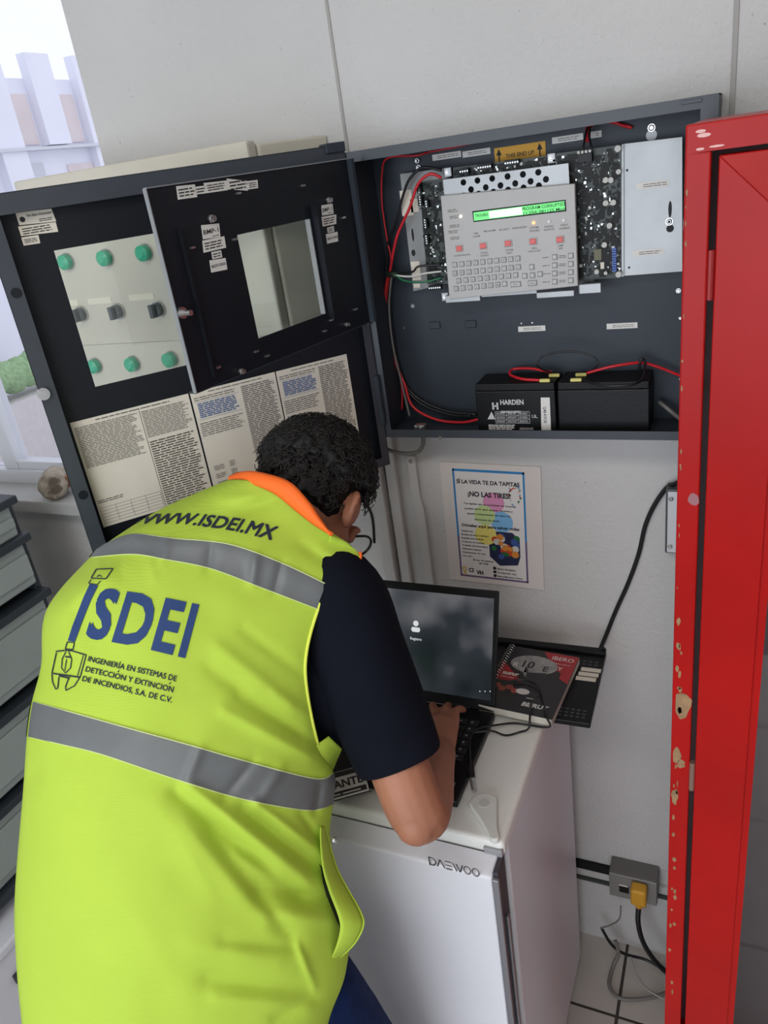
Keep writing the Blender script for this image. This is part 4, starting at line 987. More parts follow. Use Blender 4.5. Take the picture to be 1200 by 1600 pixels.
# ================================================================== LAPTOP
lp = thing('laptop', 'open black laptop on the fridge showing a dark sign-in screen', 'laptop', (-.58, 1.0, FZ))
LXR, LXL, LYF, LYB, LZ = -0.400, -0.762, 0.893, 1.128, FZ + .019
base = MB().box(TOP, LXL, LXR, LYF, LYB, FZ + .003, LZ).obj('base', BLACKP, lp, bevel=.003)
for x in (LXL + .03, LXR - .03):
    for y in (LYF + .02, LYB - .02): MB().cyl(TOP, x, y, .007, FZ, FZ + .004, 10).obj('foot', BLACKM, base)
key1 = None
KM = M('laptop_key', (34, 34, 37), .5)
for r_ in range(6):
    for c in range(15):
        x = LXL + .018 + c * .0218; y = LYB - .032 - r_ * .0188
        if r_ == 5 and 4 <= c <= 8:
            if c == 4: MB().box(TOP, x, x + .0218 * 5 - .003, y - .0155, y, LZ, LZ + .0016).obj('key', KM, base)
            continue
        if key1 is None:
            key1 = MB().box(TOP, 0, .0185, -.0158, 0, 0, .0016).obj('key', KM, base, bevel=.0008, seg=1); key1.location = (x, y, LZ)
        else: share('key', key1, (x, y, LZ), base)
m = MB()
for r_ in range(6):
    for c in range(15): x = LXL + .018 + c * .0218; y = LYB - .032 - r_ * .0188; flat(m, TOP, [(x + .004, y - .010), (x + .008, y - .010), (x + .008, y - .006), (x + .004, y - .006)], LZ + .0019)
m.obj('key_print', M('key_legend', (150, 150, 150), .5), base, kind='stuff')
MB().box(TOP, -.63, -.53, LYF + .012, LYF + .076, LZ, LZ + .0006).obj('touchpad', BLACKM, base)
a = onZ(707, 1218, LZ); MB().box(TOP, LXR - .035, LXR - .015, LYF + .02, LYF + .04, LZ, LZ + .0005).obj('palm_sticker', M('sticker_grey', (120, 124, 128), .4), base)
su = Vector((0, .092, .220)).normalized()
LF = Fr((LXL, LYB, LZ - .001), (1, 0, 0), su)
SW, SH = LXR - LXL, .2385
lid = MB().box(LF, 0, SW, 0, SH, -.007, 0).obj('lid', BLACKP, lp, bevel=.002)
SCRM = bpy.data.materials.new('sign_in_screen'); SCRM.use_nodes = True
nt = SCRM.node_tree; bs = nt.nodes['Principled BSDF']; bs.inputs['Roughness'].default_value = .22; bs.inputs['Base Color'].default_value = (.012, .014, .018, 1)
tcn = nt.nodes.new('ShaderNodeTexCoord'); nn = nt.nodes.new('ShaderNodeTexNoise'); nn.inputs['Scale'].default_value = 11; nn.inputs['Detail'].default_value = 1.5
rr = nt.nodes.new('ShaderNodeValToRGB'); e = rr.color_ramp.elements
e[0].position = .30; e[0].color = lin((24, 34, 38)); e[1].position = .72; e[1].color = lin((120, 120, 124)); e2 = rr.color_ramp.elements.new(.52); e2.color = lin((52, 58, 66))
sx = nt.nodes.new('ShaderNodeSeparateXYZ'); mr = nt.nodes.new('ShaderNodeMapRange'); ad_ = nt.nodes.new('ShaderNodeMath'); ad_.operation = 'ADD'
mr.inputs['From Min'].default_value = 1.08; mr.inputs['From Max'].default_value = 1.25; mr.inputs['To Min'].default_value = -.14; mr.inputs['To Max'].default_value = .20   # room reflection painted into the screen's glow: pale above, dark below
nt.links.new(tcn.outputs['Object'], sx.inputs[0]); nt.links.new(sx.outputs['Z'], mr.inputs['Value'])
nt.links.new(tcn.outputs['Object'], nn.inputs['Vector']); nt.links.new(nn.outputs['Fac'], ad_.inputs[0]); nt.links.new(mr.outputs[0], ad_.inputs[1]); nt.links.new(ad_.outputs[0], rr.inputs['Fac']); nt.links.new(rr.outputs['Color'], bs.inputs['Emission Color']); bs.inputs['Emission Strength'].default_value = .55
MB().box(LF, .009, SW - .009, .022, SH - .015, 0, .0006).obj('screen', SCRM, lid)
SCW = M('screen_white', (214, 218, 222), .4, emit=.7)
m = MB(); a, b = LF.px(650, 974); flat(m, LF, circle(a, b, .0058, 20), .0009); flat(m, LF, [(a - .010, b - .013), (a - .007, b - .0175), (a + .007, b - .0175), (a + .010, b - .013), (a + .008, b - .008), (a - .008, b - .008)], .0009)
a, b = LF.px(650, 1000); txt(m, LF, a, b, 'Registro', .0075, .0009); 
for x in (750, 758, 766): a, b = LF.px(x, 1080); flat(m, LF, circle(a, b, .0012, 8), .0009)
m.obj('screen_icons', SCW, lid, kind='stuff')
a, b = LF.px(648, 920); MB().cyl(LF, SW * .5, SH - .007, .0016, 0, .0005, 10).obj('webcam', M('lens_dark', (60, 62, 66), .2), lid)
for x0, x1 in ((.05, .09), (SW - .09, SW - .05)): MB().tube([LF.pt(x0, .001, -.004), LF.pt(x1, .001, -.004)], .006, 10, smooth=False).obj('hinge', BLACKM, lp)

# ================================================================== BLACK DEVICE, NOTEBOOK, ADAPTER
tq = [onZ(*p, FZ + .012) for p in ((951, 1018), (785, 1000), (922, 1131))]
tu = (tq[0] - tq[1]); tv = (tq[0] - tq[2])
TF = Fr(Vector((tq[2].x, tq[2].y, 0)) - tu.normalized() * .26, tu, Vector((0, 0, 1)).cross(tu))
TWd, TDp = .26, tv.dot(TF.u)
dv = thing('black_tray', 'flat black perforated plastic tray under the printed notebook', 'tray', TF.pt(.13, .12, FZ))
MB().box(TF, 0, TWd, 0, TDp, FZ, FZ + .012).obj('tray_plate', BLACKP, dv, bevel=.002)
MB().box(TF, 0, TWd, TDp - .018, TDp, FZ + .012, FZ + .020).obj('rear_bar', BLACKM, dv, bevel=.002)
MB().cyl(TF, TWd - .006, TDp - .008, .004, FZ + .020, FZ + .026, 10).obj('knob', BLACKM, dv)
SLOTM = M('slot_black', (8, 8, 9), .7)
DOTM = M('perforation_grey', (66, 68, 74), .4)
m = MB()
for r_ in range(3):
    for c in range(9): m.box(TF, TWd - .012 - c * .011 - .006, TWd - .012 - c * .011, .012 + r_ * .010, .0155 + r_ * .010, FZ + .012, FZ + .0126)
for r_ in range(2):
    for c in range(3): m.box(TF, TWd - .012 - c * .012 - .006, TWd - .012 - c * .012, TDp - .045 - r_ * .010, TDp - .0415 - r_ * .010, FZ + .012, FZ + .0126)
m.obj('perforation', DOTM, dv, kind='stuff')
for i, (x, y) in enumerate(((925, 1047), (921, 1054), (917, 1061))):
    a, b = TF.px(x, y, FZ + .0122); MB().box(TF, a - .022, a + .018, b - .006, b + .006, FZ + .012, FZ + .0125).obj('sticker', PAPER, dv)

nz_ = FZ + .0135; NT = nz_ + .017
nq = [onZ(*p, NT) for p in ((862, 1124), (914, 1028), (808, 1010))]
nr = nq[1] - nq[2]; 
NF = Fr(Vector((nq[0].x, nq[0].y, 0)), nr, Vector((0, 0, 1)).cross(nr)); NWd = nr.length; NHt = (nq[1] - nq[0]).dot(NF.u)
sh = (nq[1] - nq[0]).dot(NF.r)
NF = Fr(NF.o, NF.r, (nq[1] - nq[0]).normalized().cross(Vector((0, 0, 1))).cross((nq[1] - nq[0]).normalized()) if False else Vector((0, 0, 1)).cross(NF.r))
nb = thing('printed_notebook', 'spiral notebook with red and black printed cover lying on the tray', 'notebook', NF.pt(-NWd / 2, NHt / 2, nz_))
# a runs left (negative) from the lower right corner
MB().box(NF, -NWd, 0, 0, NHt, nz_, NT - .0008).obj('pages', M('page_edges', (206, 200, 186), .7, var=.06, vscale=200, stretch=(1, 1, 12)), nb)
MB().box(NF, -NWd, .001, -.0005, NHt, NT - .0008, NT).obj('cover', M('cover_black', (34, 32, 34), .3), nb)
def nc(u, v): return -NWd * (1 - u), NHt * v
CRED = M('cover_red', (168, 34, 40), .3); CGR = M('cover_grey', (150, 148, 146), .35, var=.3, vscale=60); CWH = M('cover_white', (218, 214, 208), .35); CDK = M('cover_dark', (40, 38, 42), .35)
m = MB(); flat(m, NF, [nc(.50, .985), nc(1, .985), nc(1, .53), nc(.86, .60), nc(.86, .68), nc(.73, .74)], NT + .0003); flat(m, NF, [nc(.04, .70), nc(.40, .44), nc(.10, .42), nc(.0, .43), nc(0, .72)], NT + .0003); m.obj('cover_red', CRED, nb)
m = MB(); flat(m, NF, circle(*nc(.45, .74), NWd * .34, 20, NHt * .15), NT + .0004); flat(m, NF, [nc(.35, .70), nc(.6, .66), nc(.68, .52), nc(.52, .60), nc(.44, .50), nc(.36, .58)], NT + .0004); m.obj('cover_photo', CGR, nb)
m = MB(); flat(m, NF, [nc(.40, .60), nc(.66, .64), nc(.74, .30), nc(.56, .18), nc(.46, .36)], NT + .0005); a, b = nc(.36, .68); txt(m, NF, a, b, '10', .030, NT + .0007, bold=.03); a, b = nc(.63, .66); txt(m, NF, a, b, 'E', .024, NT + .0007, bold=.02); m.obj('cover_dark', CDK, nb)
m = MB(); a, b = nc(.20, .66); txt(m, NF, a, b, 'R', .020, NT + .0008); a, b = nc(.82, .72); txt(m, NF, a, b, 'Y', .016, NT + .0008)
a, b = nc(.80, .88); txt(m, NF, a, b, 'IBERO', .017, NT + .0006, bold=.005); a, b = nc(.84, .82); scribble(m, NF, a - .018, b - .001, a + .018, b + .002, 1, NT + .0006)
a, b = nc(.72, .10); txt(m, NF, a, b, 'BEIRUT', .016, NT + .0008, bold=.04, shear=.1)
a, b = nc(.22, .54); scribble(m, NF, a - .020, b - .006, a + .014, b + .003, 2, NT + .0006, fill=.8); a, b = nc(.2, .47); scribble(m, NF, a - .018, b - .001, a + .014, b + .003, 1, NT + .0006)
flat(m, NF, circle(*nc(.48, .30), .014, 16, .009), NT + .0007); a, b = nc(.62, .21); scribble(m, NF, a - .008, b, a + .008, b + .004, 1, NT + .0006)
m.obj('cover_text', CWH, nb, kind='stuff')
m = MB()
for i in range(4):
    flat(m, NF, circle(*nc(.10 + .09 * i, .33 - (i % 2) * .04), .008, 12), NT + .0006)
m.obj('cover_dish', M('dish_red', (150, 70, 60), .35, var=.3, vscale=120), nb)
m = MB()
for i in range(18):
    b = NHt * (.30 + .68 * i / 17)
    m.tube([NF.pt(-NWd + .008, b, NT + .001), NF.pt(-NWd + .004, b, NT + .005), NF.pt(-NWd - .004, b, NT + .002), NF.pt(-NWd - .005, b, NT - .008)], .0009, 6)
m.obj('spiral_binding', COMPS, nb)

ad = thing('usb_adapter', 'white paddle-shaped plastic adapter lying over the fridge front edge', 'adapter', onZ(755, 1258, FZ))
h_ = onZ(757, 1258, FZ + .01); t_ = onZ(774, 1312, FZ + .01); ax = (t_ - h_); L = ax.length; AF = Fr(Vector((h_.x, h_.y, 0)), ax, Vector((0, 0, 1)).cross(ax))
pts = []
for i in range(25):
    t = math.pi / 2 + .35 + (math.pi - .7) * i / 24; pts.append((.026 * math.cos(t), .026 * math.sin(t)))
pts += [(.030, -.014), (L - .02, -.009), (L - .004, -.008), (L + .001, -.004), (L + .001, .004), (L - .004, .008), (L - .02, .009), (.030, .014)]
MB().poly(AF, pts, FZ + .0005, FZ + .012).obj('body', WHITEP, ad, bevel=.003, seg=3)
MB().cyl(AF, -.002, 0, .009, FZ + .012, FZ + .0128, 20).obj('emblem', M('adapter_grey', (198, 198, 192), .5), ad)
p0 = onZ(741, 1236, FZ + .008); p1 = onZ(737, 1215, FZ + .012)
MB().tube([p0, p1], .0045, 8, smooth=False).obj('plug_shell', COMPS, ad)
ub = thing('usb_cable', 'thin black cable looping from the laptop keyboard across the fridge top', 'cable', onZ(735, 1200, FZ))
MB().tube([p1, onZ(735, 1195, LZ + .006)], .0062, 10, smooth=False).obj('plug', BLACKP, ub)
wire('lead', [onZ(735, 1195, LZ + .006), onZ(734, 1170, LZ + .006), onZ(736, 1150, LZ + .006), onZ(752, 1137, LZ + .008), onZ(775, 1133, LZ + .004), onZ(800, 1130, FZ + .010), onZ(822, 1132, FZ + .006), onZ(848, 1136, FZ + .010), onZ(860, 1134, FZ + .026), onZ(854, 1120, FZ + .040), onZ(848, 1090, FZ + .037), onZ(838, 1070, FZ + .037), onZ(815, 1062, FZ + .037), onZ(790, 1066, FZ + .037)], .0021, BLKW, ub)
wire('lead', [onZ(740, 1145, LZ + .006), onZ(768, 1142, LZ + .005), onZ(790, 1149, FZ + .006), onZ(812, 1144, FZ + .006), onZ(826, 1138, FZ + .024), onZ(828, 1120, FZ + .040), onZ(830, 1095, FZ + .037)], .0021, BLKW, ub)

# visitor badge hanging in front of the technician
BZ = LZ + .010
bq_ = [onZ(*p, BZ) for p in ((519, 1250), (577, 1234), (560, 1197), (513, 1215))]
bo_ = bq_[0]; br_ = bq_[1] - bq_[0]; BF = Fr(Vector((bo_.x, bo_.y, 0)), br_, Vector((0, 0, 1)).cross(br_)); BW_ = br_.length; BH_ = (bq_[2] - bq_[1]).dot(BF.u)
bd = thing('visitor_badge', 'white visitor badge with black bands at the fridge edge below the sleeve', 'badge', BF.pt(BW_ / 2, BH_ / 2, BZ - .004))
MB().box(BF, -.02, BW_, 0, BH_, BZ - .0015, BZ).obj('card', PAPERW, bd)
MB().box(BF, -.021, BW_ + .001, -.001, BH_ + .001, BZ - .004, BZ - .0016).obj('holder', BLACKM, bd, bevel=.0008, seg=1)
m = MB(); flat(m, BF, [(-.02, .003), (BW_ - .003, .003), (BW_ - .003, BH_ * .24), (-.02, BH_ * .24)], BZ + .0003); flat(m, BF, [(-.02, BH_ * .78), (BW_ - .003, BH_ * .78), (BW_ - .003, BH_ * .98), (-.02, BH_ * .98)], BZ + .0003)
txt(m, BF, BW_ * .52, BH_ * .36, 'ANTE', BH_ * .42, BZ + .0004, bold=.03, width=BW_ * .80); m.obj('badge_print', INK, bd, kind='stuff')
m = MB(); scribble(m, BF, 0.004, BH_ * .06, BW_ - .008, BH_ * .18, 1, BZ + .0006); m.obj('badge_small_print', PAPERW, bd, kind='stuff')
m = MB().tube([BF.pt(.004, BH_ - .004, BZ), BF.pt(-.006, BH_ + .03, BZ + .03), BF.pt(-.03, BH_ + .07, BZ + .12)], .0035, 8); m.obj('lanyard', BLACKM, bd, smooth=True)

# ================================================================== LEFT SIDE: hammer, drawers, box
hp = onY(84, 752, 1.415); 
hm = thing('sledge_hammer', 'worn grey hammer head with rusty face resting on the window sill', 'hammer', (hp.x, 1.415, WZ0 + .003))
HAX = Vector((.55, -.80, 0)).normalized(); HF = Fr((hp.x - .012, 1.425, WZ0 + .0445), Vector((0, 0, 1)).cross(HAX), (0, 0, 1))
IRON = M('worn_iron', (158, 148, 132), .8, .0, var=.35, vscale=40, bump=.5, bscale=70)
spots_into(IRON, (96, 84, 72), 18, .55, .65, 2.0)
MB().cyl(HF, 0, 0, .041, -.038, .030, 8).cyl(HF, 0, 0, .041, .030, .040, 8, .034).obj('head', IRON, hm, bevel=.004)
WOOD = M('shaft_wood', (150, 100, 66), .7, var=.2, vscale=30)
MB().box(HF, .012, .050, -.016, .016, -.012, .014).obj('shaft_end', WOOD, hm, bevel=.004)

du = thing('plastic_drawers', 'translucent plastic drawer tower with dark rims beside the left wall', 'drawer unit', (-1.9, .9, 0))
DF = Fr((-1.665, 0, 0), (0, 1, 0), (0, 0, 1))       # a = y, b = z, c = +x
DGR = M('drawer_rim_dark', (44, 50, 56), .5); DTR = M('milky_drawer', (158, 166, 160), .35, var=.1, vscale=4)
zs = [(1.290, 1.378), (1.148, 1.272), (.912, 1.106), (.690, .872), (.47, .655)]
for (z0, z1) in zs:
    d_ = MB().box(DF, .52, 1.215, z0 + .004, z1, -.42, -.004).obj('drawer', DTR, du, bevel=.006)
    MB().box(DF, .52, 1.21, z0 + .03, z1 - .03, -.004, .004).obj('drawer_front', DTR, d_, bevel=.004)
    MB().box(DF, .50, 1.235, z1, z1 + .022, -.44, .012).obj('rim', DGR, du, bevel=.004)
m = MB()
for (a0, a1) in ((.50, .52), (1.215, 1.235)): m.box(DF, a0, a1, .44, 1.38, -.44, -.02)
m.box(DF, .50, 1.235, .44, .468, -.44, .012); m.obj('side_frame', DGR, du, bevel=.002)
for y in (.54, 1.19):
    for x in (-.40, -.03): MB().box(DF, y - .02, y + .02, .40, .44, x - .02, x + .02).obj('foot', DGR, du)
cb = thing('storage_chest', 'low white chest under the plastic drawer tower', 'chest', (-1.9, .85, 0))
MB().box(DF, .30, 1.26, .0, .37, -.46, .06).obj('chest_body', WHITEE, cb, bevel=.006)
MB().box(DF, .29, 1.27, .372, .40, -.47, .07).obj('chest_lid', WHITEE, cb, bevel=.006)
MB().box(DF, .70, .86, .27, .30, .06, .072).obj('chest_handle', DGR, cb, bevel=.003)

# unseen fixture added to carry the ceiling fill lamp
cl = thing('ceiling_fill_fixture', 'long unseen ceiling fixture added for fill light behind the camera', 'ceiling light', (-.35, -.55, 3.0))
MB().box(TOP, -.98, .28, -.82, -.28, 2.945, 3.0).obj('housing', WHITEE, cl, bevel=.004)
# ================================================================== PERSON
SKIN = M('skin', (166, 110, 84), 0.55, var=0.08, vscale=14, bump=0.08, bscale=160)
NAVY = M('navy_knit', (13, 16, 27), 0.9, spec=0.15, var=0.1, vscale=14, bump=0.2, bscale=500)
JEAN = M('denim', (22, 40, 82), 0.9, spec=0.15, var=0.18, vscale=60, bump=0.2, bscale=500)
LIME = M('hi_vis_lime', (179, 206, 71), 0.75, spec=0.25, var=0.03, vscale=6)
_nt = LIME.node_tree; _b = _nt.nodes['Principled BSDF']        # fine horizontal knit rib
_t = _nt.nodes.new('ShaderNodeTexCoord'); _w = _nt.nodes.new('ShaderNodeTexWave'); _w.inputs['Scale'].default_value = 110; _w.bands_direction = 'Z'; _w.inputs['Distortion'].default_value = .5
_bp = _nt.nodes.new('ShaderNodeBump'); _bp.inputs['Strength'].default_value = .12; _bp.inputs['Distance'].default_value = .001
_nt.links.new(_t.outputs['Object'], _w.inputs['Vector']); _nt.links.new(_w.outputs['Fac'], _bp.inputs['Height']); _nt.links.new(_bp.outputs['Normal'], _b.inputs['Normal'])
ORANGE = M('hi_vis_orange', (255, 112, 30), 0.7)
REFL = M('reflective_tape', (108, 111, 112), 0.5, metal=0.15, var=0.06, vscale=30)
PRINTB = M('vest_print_navy', (34, 62, 112), 0.75)
PRINTK = M('vest_print_dark', (30, 40, 56), 0.75)
HAIR = M('black_hair', (13, 12, 12), 0.6, spec=0.3, var=0.3, vscale=60)
CURL = M('grey_hair_strands', (44, 41, 39), 0.5, spec=0.3, var=0.4, vscale=40)  # lighter grey strands among the black curls
FRAMEK = M('spectacle_black', (16, 16, 18), 0.3)

hips = Vector((-.60, .50, 0))
person = thing('person', 'person in lime high-visibility vest bending over the laptop, glasses, black hair', 'person', (hips.x, hips.y, 0))

def remesh(mb, vox, smooth=3, fac=.5):
    me = mb.mesh('tmp'); o = bpy.data.objects.new('tmp', me); COL.objects.link(o)
    r = o.modifiers.new('r', 'REMESH'); r.mode = 'VOXEL'; r.voxel_size = vox; r.use_smooth_shade = True
    s = o.modifiers.new('s', 'SMOOTH'); s.factor = fac; s.iterations = smooth
    dg = bpy.context.evaluated_depsgraph_get(); nm = bpy.data.meshes.new_from_object(o.evaluated_get(dg))
    bpy.data.objects.remove(o); bpy.data.meshes.remove(me)
    for p in nm.polygons: p.use_smooth = True
    return nm
def chain(mb, pts, rads, k=14):
    pts = [Vector(p) for p in pts]
    mb.tube(pts, 0, k, True, rads)
    for p, r in ((pts[0], rads[0]), (pts[-1], rads[-1])): mb.ball(p, r * .995, None, 14, 10)

# ---------------- vest surface: iso lines from the collar down to the hem
ST = [  # points left to right, depth at left, spine, right, spine fraction
 ([(358, 749), (385, 750), (415, 757), (445, 776), (478, 802), (515, 836)], 1.195, 1.125, 1.110, .42),
 ([(250, 796), (300, 791), (350, 800), (420, 812), (490, 836), (562, 869)], 1.225, 1.110, 1.135, .42),
 ([(160, 853), (207, 835), (269, 841), (357, 850), (439, 879), (519, 917)], 1.215, 1.078, 1.095, .42),
 ([(140, 871), (207, 866), (258, 874), (331, 889), (413, 920), (497, 952)], 1.205, 1.064, 1.085, .42),
 ([(73, 952), (130, 932), (200, 942), (300, 967), (400, 1003), (477, 1045)], 1.175, 1.035, 1.075, .42),
 ([(64, 1040), (120, 1033), (200, 1048), (310, 1078), (410, 1113), (497, 1164)], 1.14, 1.008, 1.095, .42),
 ([(50, 1096), (120, 1115), (213, 1141), (300, 1165), (373, 1186), (490, 1216), (521, 1208)], 1.12, .988, 1.12, .40),
 ([(42, 1150), (100, 1164), (160, 1179), (267, 1215), (373, 1247), (480, 1266), (520, 1256)], 1.11, .978, 1.12, .40),
 ([(36, 1235), (110, 1250), (190, 1275), (290, 1306), (390, 1332), (470, 1340), (517, 1318)], 1.10, .966, 1.11, .40),
 ([(23, 1400), (100, 1404), (190, 1420), (290, 1436), (390, 1446), (480, 1448), (545, 1432)], 1.09, .956, 1.10, .40),
 ([(25, 1500), (110, 1505), (200, 1515), (300, 1525), (400, 1532), (480, 1535), (540, 1520)], 1.085, .958, 1.09, .40),
 ([(34, 1600), (120, 1605), (210, 1612), (300, 1618), (400, 1618), (470, 1612), (513, 1598)], 1.08, .968, 1.08, .40),
 ([(48, 1720), (130, 1728), (220, 1736), (300, 1740), (400, 1738), (455, 1728), (492, 1708)], 1.08, .990, 1.08, .40),
]
FOLDS = [  # x0,y0,x1,y1,width px,amplitude m (towards the viewer)
 (275, 1238, 470, 1400, 12, -.008), (300, 1232, 480, 1375, 12, .008), (330, 1300, 455, 1465, 15, -.007), (290, 1290, 420, 1440, 18, .005),
 (379, 1262, 505, 1362, 10, -.008), (400, 1256, 510, 1338, 8, .006), (405, 1388, 510, 1406, 12, -.008), (420, 1428, 515, 1436, 13, .007),
 (325, 1530, 480, 1546, 14, -.006), (340, 1562, 480, 1572, 13, .005), (465, 1475, 492, 1545, 6, .005), (300, 1480, 430, 1500, 20, .004), (470, 1270, 505, 1320, 6, -.005),
 (370, 1340, 440, 1370, 9, .004), (350, 1470, 470, 1480, 10, -.004), (430, 1590, 490, 1560, 10, -.006), (250, 1260, 330, 1390, 22, .003),
 (496, 1160, 373, 1090, 9, -.005), (482, 1180, 350, 1110, 9, .005), (467, 1142, 327, 1044, 11, -.004), (455, 1100, 340, 1010, 11, .004), (470, 1050, 380, 985, 9, -.003), (486, 1120, 430, 1085, 7, .003),
 (262, 845, 252, 880, 10, .004), (200, 835, 195, 870, 10, -.004), (330, 852, 325, 890, 9, -.003), (400, 868, 395, 912, 9, .004), (440, 880, 428, 925, 7, -.003), (150, 875, 165, 905, 9, .004), (185, 872, 192, 900, 8, -.003), (235, 875, 240, 905, 8, .003),
 (110, 930, 140, 1000, 16, -.006), (95, 960, 150, 905, 12, .006), (80, 990, 110, 1060, 12, -.004), (440, 1200, 400, 1260, 9, .004), (395, 1190, 350, 1245, 8, -.004), (315, 1168, 290, 1225, 8, .003), (60, 1195, 42, 1230, 12, -.006),
 (300, 1560, 200, 1420, 45, .005), (150, 1580, 110, 1440, 36, -.005), (500, 1225, 492, 1270, 7, -.006), (430, 780, 380, 800, 12, -.005), (400, 775, 350, 780, 10, .004), (470, 850, 520, 880, 10, -.004), (500, 860, 545, 885, 8, .003),
]
def segd(px, py, x0, y0, x1, y1):
    dx, dy = x1 - x0, y1 - y0; l2 = dx * dx + dy * dy
    t = max(0, min(1, ((px - x0) * dx + (py - y0) * dy) / l2)); ex = .35 + .65 * math.sin(math.pi * min(1, max(0, .15 + .7 * t)))
    return math.hypot(px - x0 - t * dx, py - y0 - t * dy), ex
NCOL = 150; NFR = 40
def resample(pts, n_):
    p3 = [Vector((x, y, 0)) for x, y in pts]; q, _ = cr(p3, 12)
    ln = [0]
    for i in range(1, len(q)): ln.append(ln[-1] + (q[i] - q[i - 1]).length)
    out = []; j = 0
    for i in range(n_):
        t = ln[-1] * i / (n_ - 1)
        while j < len(q) - 2 and ln[j + 1] < t: j += 1
        s = (t - ln[j]) / max(1e-9, ln[j + 1] - ln[j]); out.append(q[j].lerp(q[j + 1], min(1, s)))
    return out
stp = []
for pts, dL, dB, dR, fB in ST:
    rs = resample(pts, NCOL); row = []
    for i, p in enumerate(rs):
        f_ = i / (NCOL - 1)
        if f_ < fB: t = (fB - f_) / fB; d = dB + (dL - dB) * (1 - math.sqrt(max(0, 1 - t * t)))
        else: t = (f_ - fB) / (1 - fB); d = dB + (dR - dB) * (1 - math.sqrt(max(0, 1 - (t * .97) ** 2))) / (1 - math.sqrt(1 - .97 ** 2))
        row.append(Vector((p.x, p.y, d)))
    stp.append(row)
SUBV = 14
def interp_rows(rows, sub):
    cols = [cr([r[j] for r in rows], sub)[0] for j in range(len(rows[0]))]
    return [[cols[j][i] for j in range(len(cols))] for i in range(len(cols[0]))]
prow = interp_rows(stp, SUBV)                     # (px, py, depth) rows
def vest_pt(p, off=0.0):
    d = p.z
    for (x0, y0, x1, y1, wd, am) in FOLDS:
        if abs(p.x - (x0 + x1) / 2) > 260 or abs(p.y - (y0 + y1) / 2) > 260: continue
        q, ex = segd(p.x, p.y, x0, y0, x1, y1)
        if q < wd * 3: d -= 1.35 * am * ex * math.exp(-(q / wd) ** 1.6)
    d += .0025 * noise.noise(Vector((p.x / 60, p.y / 60, 1.3)))
    return P(p.x, p.y, d - off)
brows = [[vest_pt(p) for p in r] for r in prow]
vrows = []
centers = []
for r in brows:
    L3, R3, B3 = r[0], r[-1], r[int(NCOL * .42)]
    c = (L3 + R3) / 2; fd = (c - B3).normalized() * .11
    centers.append(c - (c - B3) * .25)
    fr_ = [c + (R3 - c) * math.cos(math.pi * i / NFR) + fd * math.sin(math.pi * i / NFR) for i in range(1, NFR)]
    vrows.append(list(r) + fr_)
vm = MB().grid(vrows, closed=True)
vest = vm.obj('vest', LIME, person, smooth=True)
sd = vest.modifiers.new('thick', 'SOLIDIFY'); sd.thickness = .0025; sd.offset = 1
bvh = BVHTree.FromPolygons([Vector(v) for v in vm.v], vm.f)
def band(i0, i1, name, i_from=0, lift=.0016):
    rows_ = []
    for i in range(i0, i1 + 1):
        fr_ = vrows[i]; rr_ = []
        for j in range(len(fr_) + 1):
            p = fr_[j % len(fr_)]; a = fr_[(j + 1) % len(fr_)]; b = fr_[j - 1]; u1 = vrows[min(i + 1, len(vrows) - 1)][j % len(fr_)]; u0 = vrows[max(i - 1, 0)][j % len(fr_)]
            n_ = (a - b).cross(u1 - u0); n_.normalize()
            if j < NCOL and n_.dot(CAM - p) < 0: n_ = -n_
            if j >= NCOL and n_.dot(p - centers[i]) < 0: n_ = -n_
            rr_.append(p + n_ * lift)
        rows_.append(rr_)
    o = MB().grid(rows_).obj(name, REFL, vest, smooth=True, label='grey reflective tape band')
    return o
band(2 * SUBV, 3 * SUBV, 'reflective_band'); band(6 * SUBV, 7 * SUBV, 'reflective_band')
# pale stitched edges along the tape
PALE = M('tape_edge', (206, 220, 150), .7)
for i in (2 * SUBV, 3 * SUBV, 6 * SUBV, 7 * SUBV):
    MB().tube([brows[i][j] + (CAM - brows[i][j]).normalized() * .0017 for j in range(1, NCOL)], .0009, 5, smooth=False).obj('tape_edge', PALE, vest, smooth=True)
# piping round the armhole
MB().tube([brows[i][-1] + (CAM - brows[i][-1]).normalized() * .001 for i in range(SUBV, 5 * SUBV + 1)], .0024, 8, smooth=False).obj('armhole_piping', M('piping_lime', (226, 236, 90), .7), vest, smooth=True)
MB().tube([brows[i][-1] + Vector((.0022, 0, .001)) for i in range(SUBV - 2, 2 * SUBV - 1)], .0022, 8, smooth=False).obj('shoulder_piping', ORANGE, vest, smooth=True)

# print on the back of the vest
def on_vest(x, y, lift=.0012):
    d = ray(x, y).normalized(); h = bvh.ray_cast(CAM, d)
    if h[0] is None: return None
    n_ = h[1] if h[1].dot(d) < 0 else -h[1]
    return h[0] + n_ * lift
def subdivide2d(vs, fs, mx):
    bm = bmesh.new(); vv = [bm.verts.new((v[0], v[1], 0)) for v in vs]
    for f in fs:
        try: bm.faces.new([vv[i] for i in f])
        except ValueError: pass
    for _ in range(5):
        bmesh.ops.triangulate(bm, faces=bm.faces)
        ed = [e for e in bm.edges if e.calc_length() > mx]
        if not ed: break
        bmesh.ops.subdivide_edges(bm, edges=ed, cuts=1, use_grid_fill=False)
    bmesh.ops.triangulate(bm, faces=bm.faces)
    bm.verts.index_update(); out = [v.co.copy() for v in bm.verts], [tuple(v.index for v in f.verts) for f in bm.faces]; bm.free(); return out
def decal(mb, vs, fs, lift=.0012):
    pts = [on_vest(v[0], v[1], lift) for v in vs]
    idx = {}; vo = []
    for i, p in enumerate(pts):
        if p is not None: idx[i] = len(vo); vo.append(p)
    mb.add(vo, [tuple(idx[i] for i in f) for f in fs if all(i in idx for i in f)])
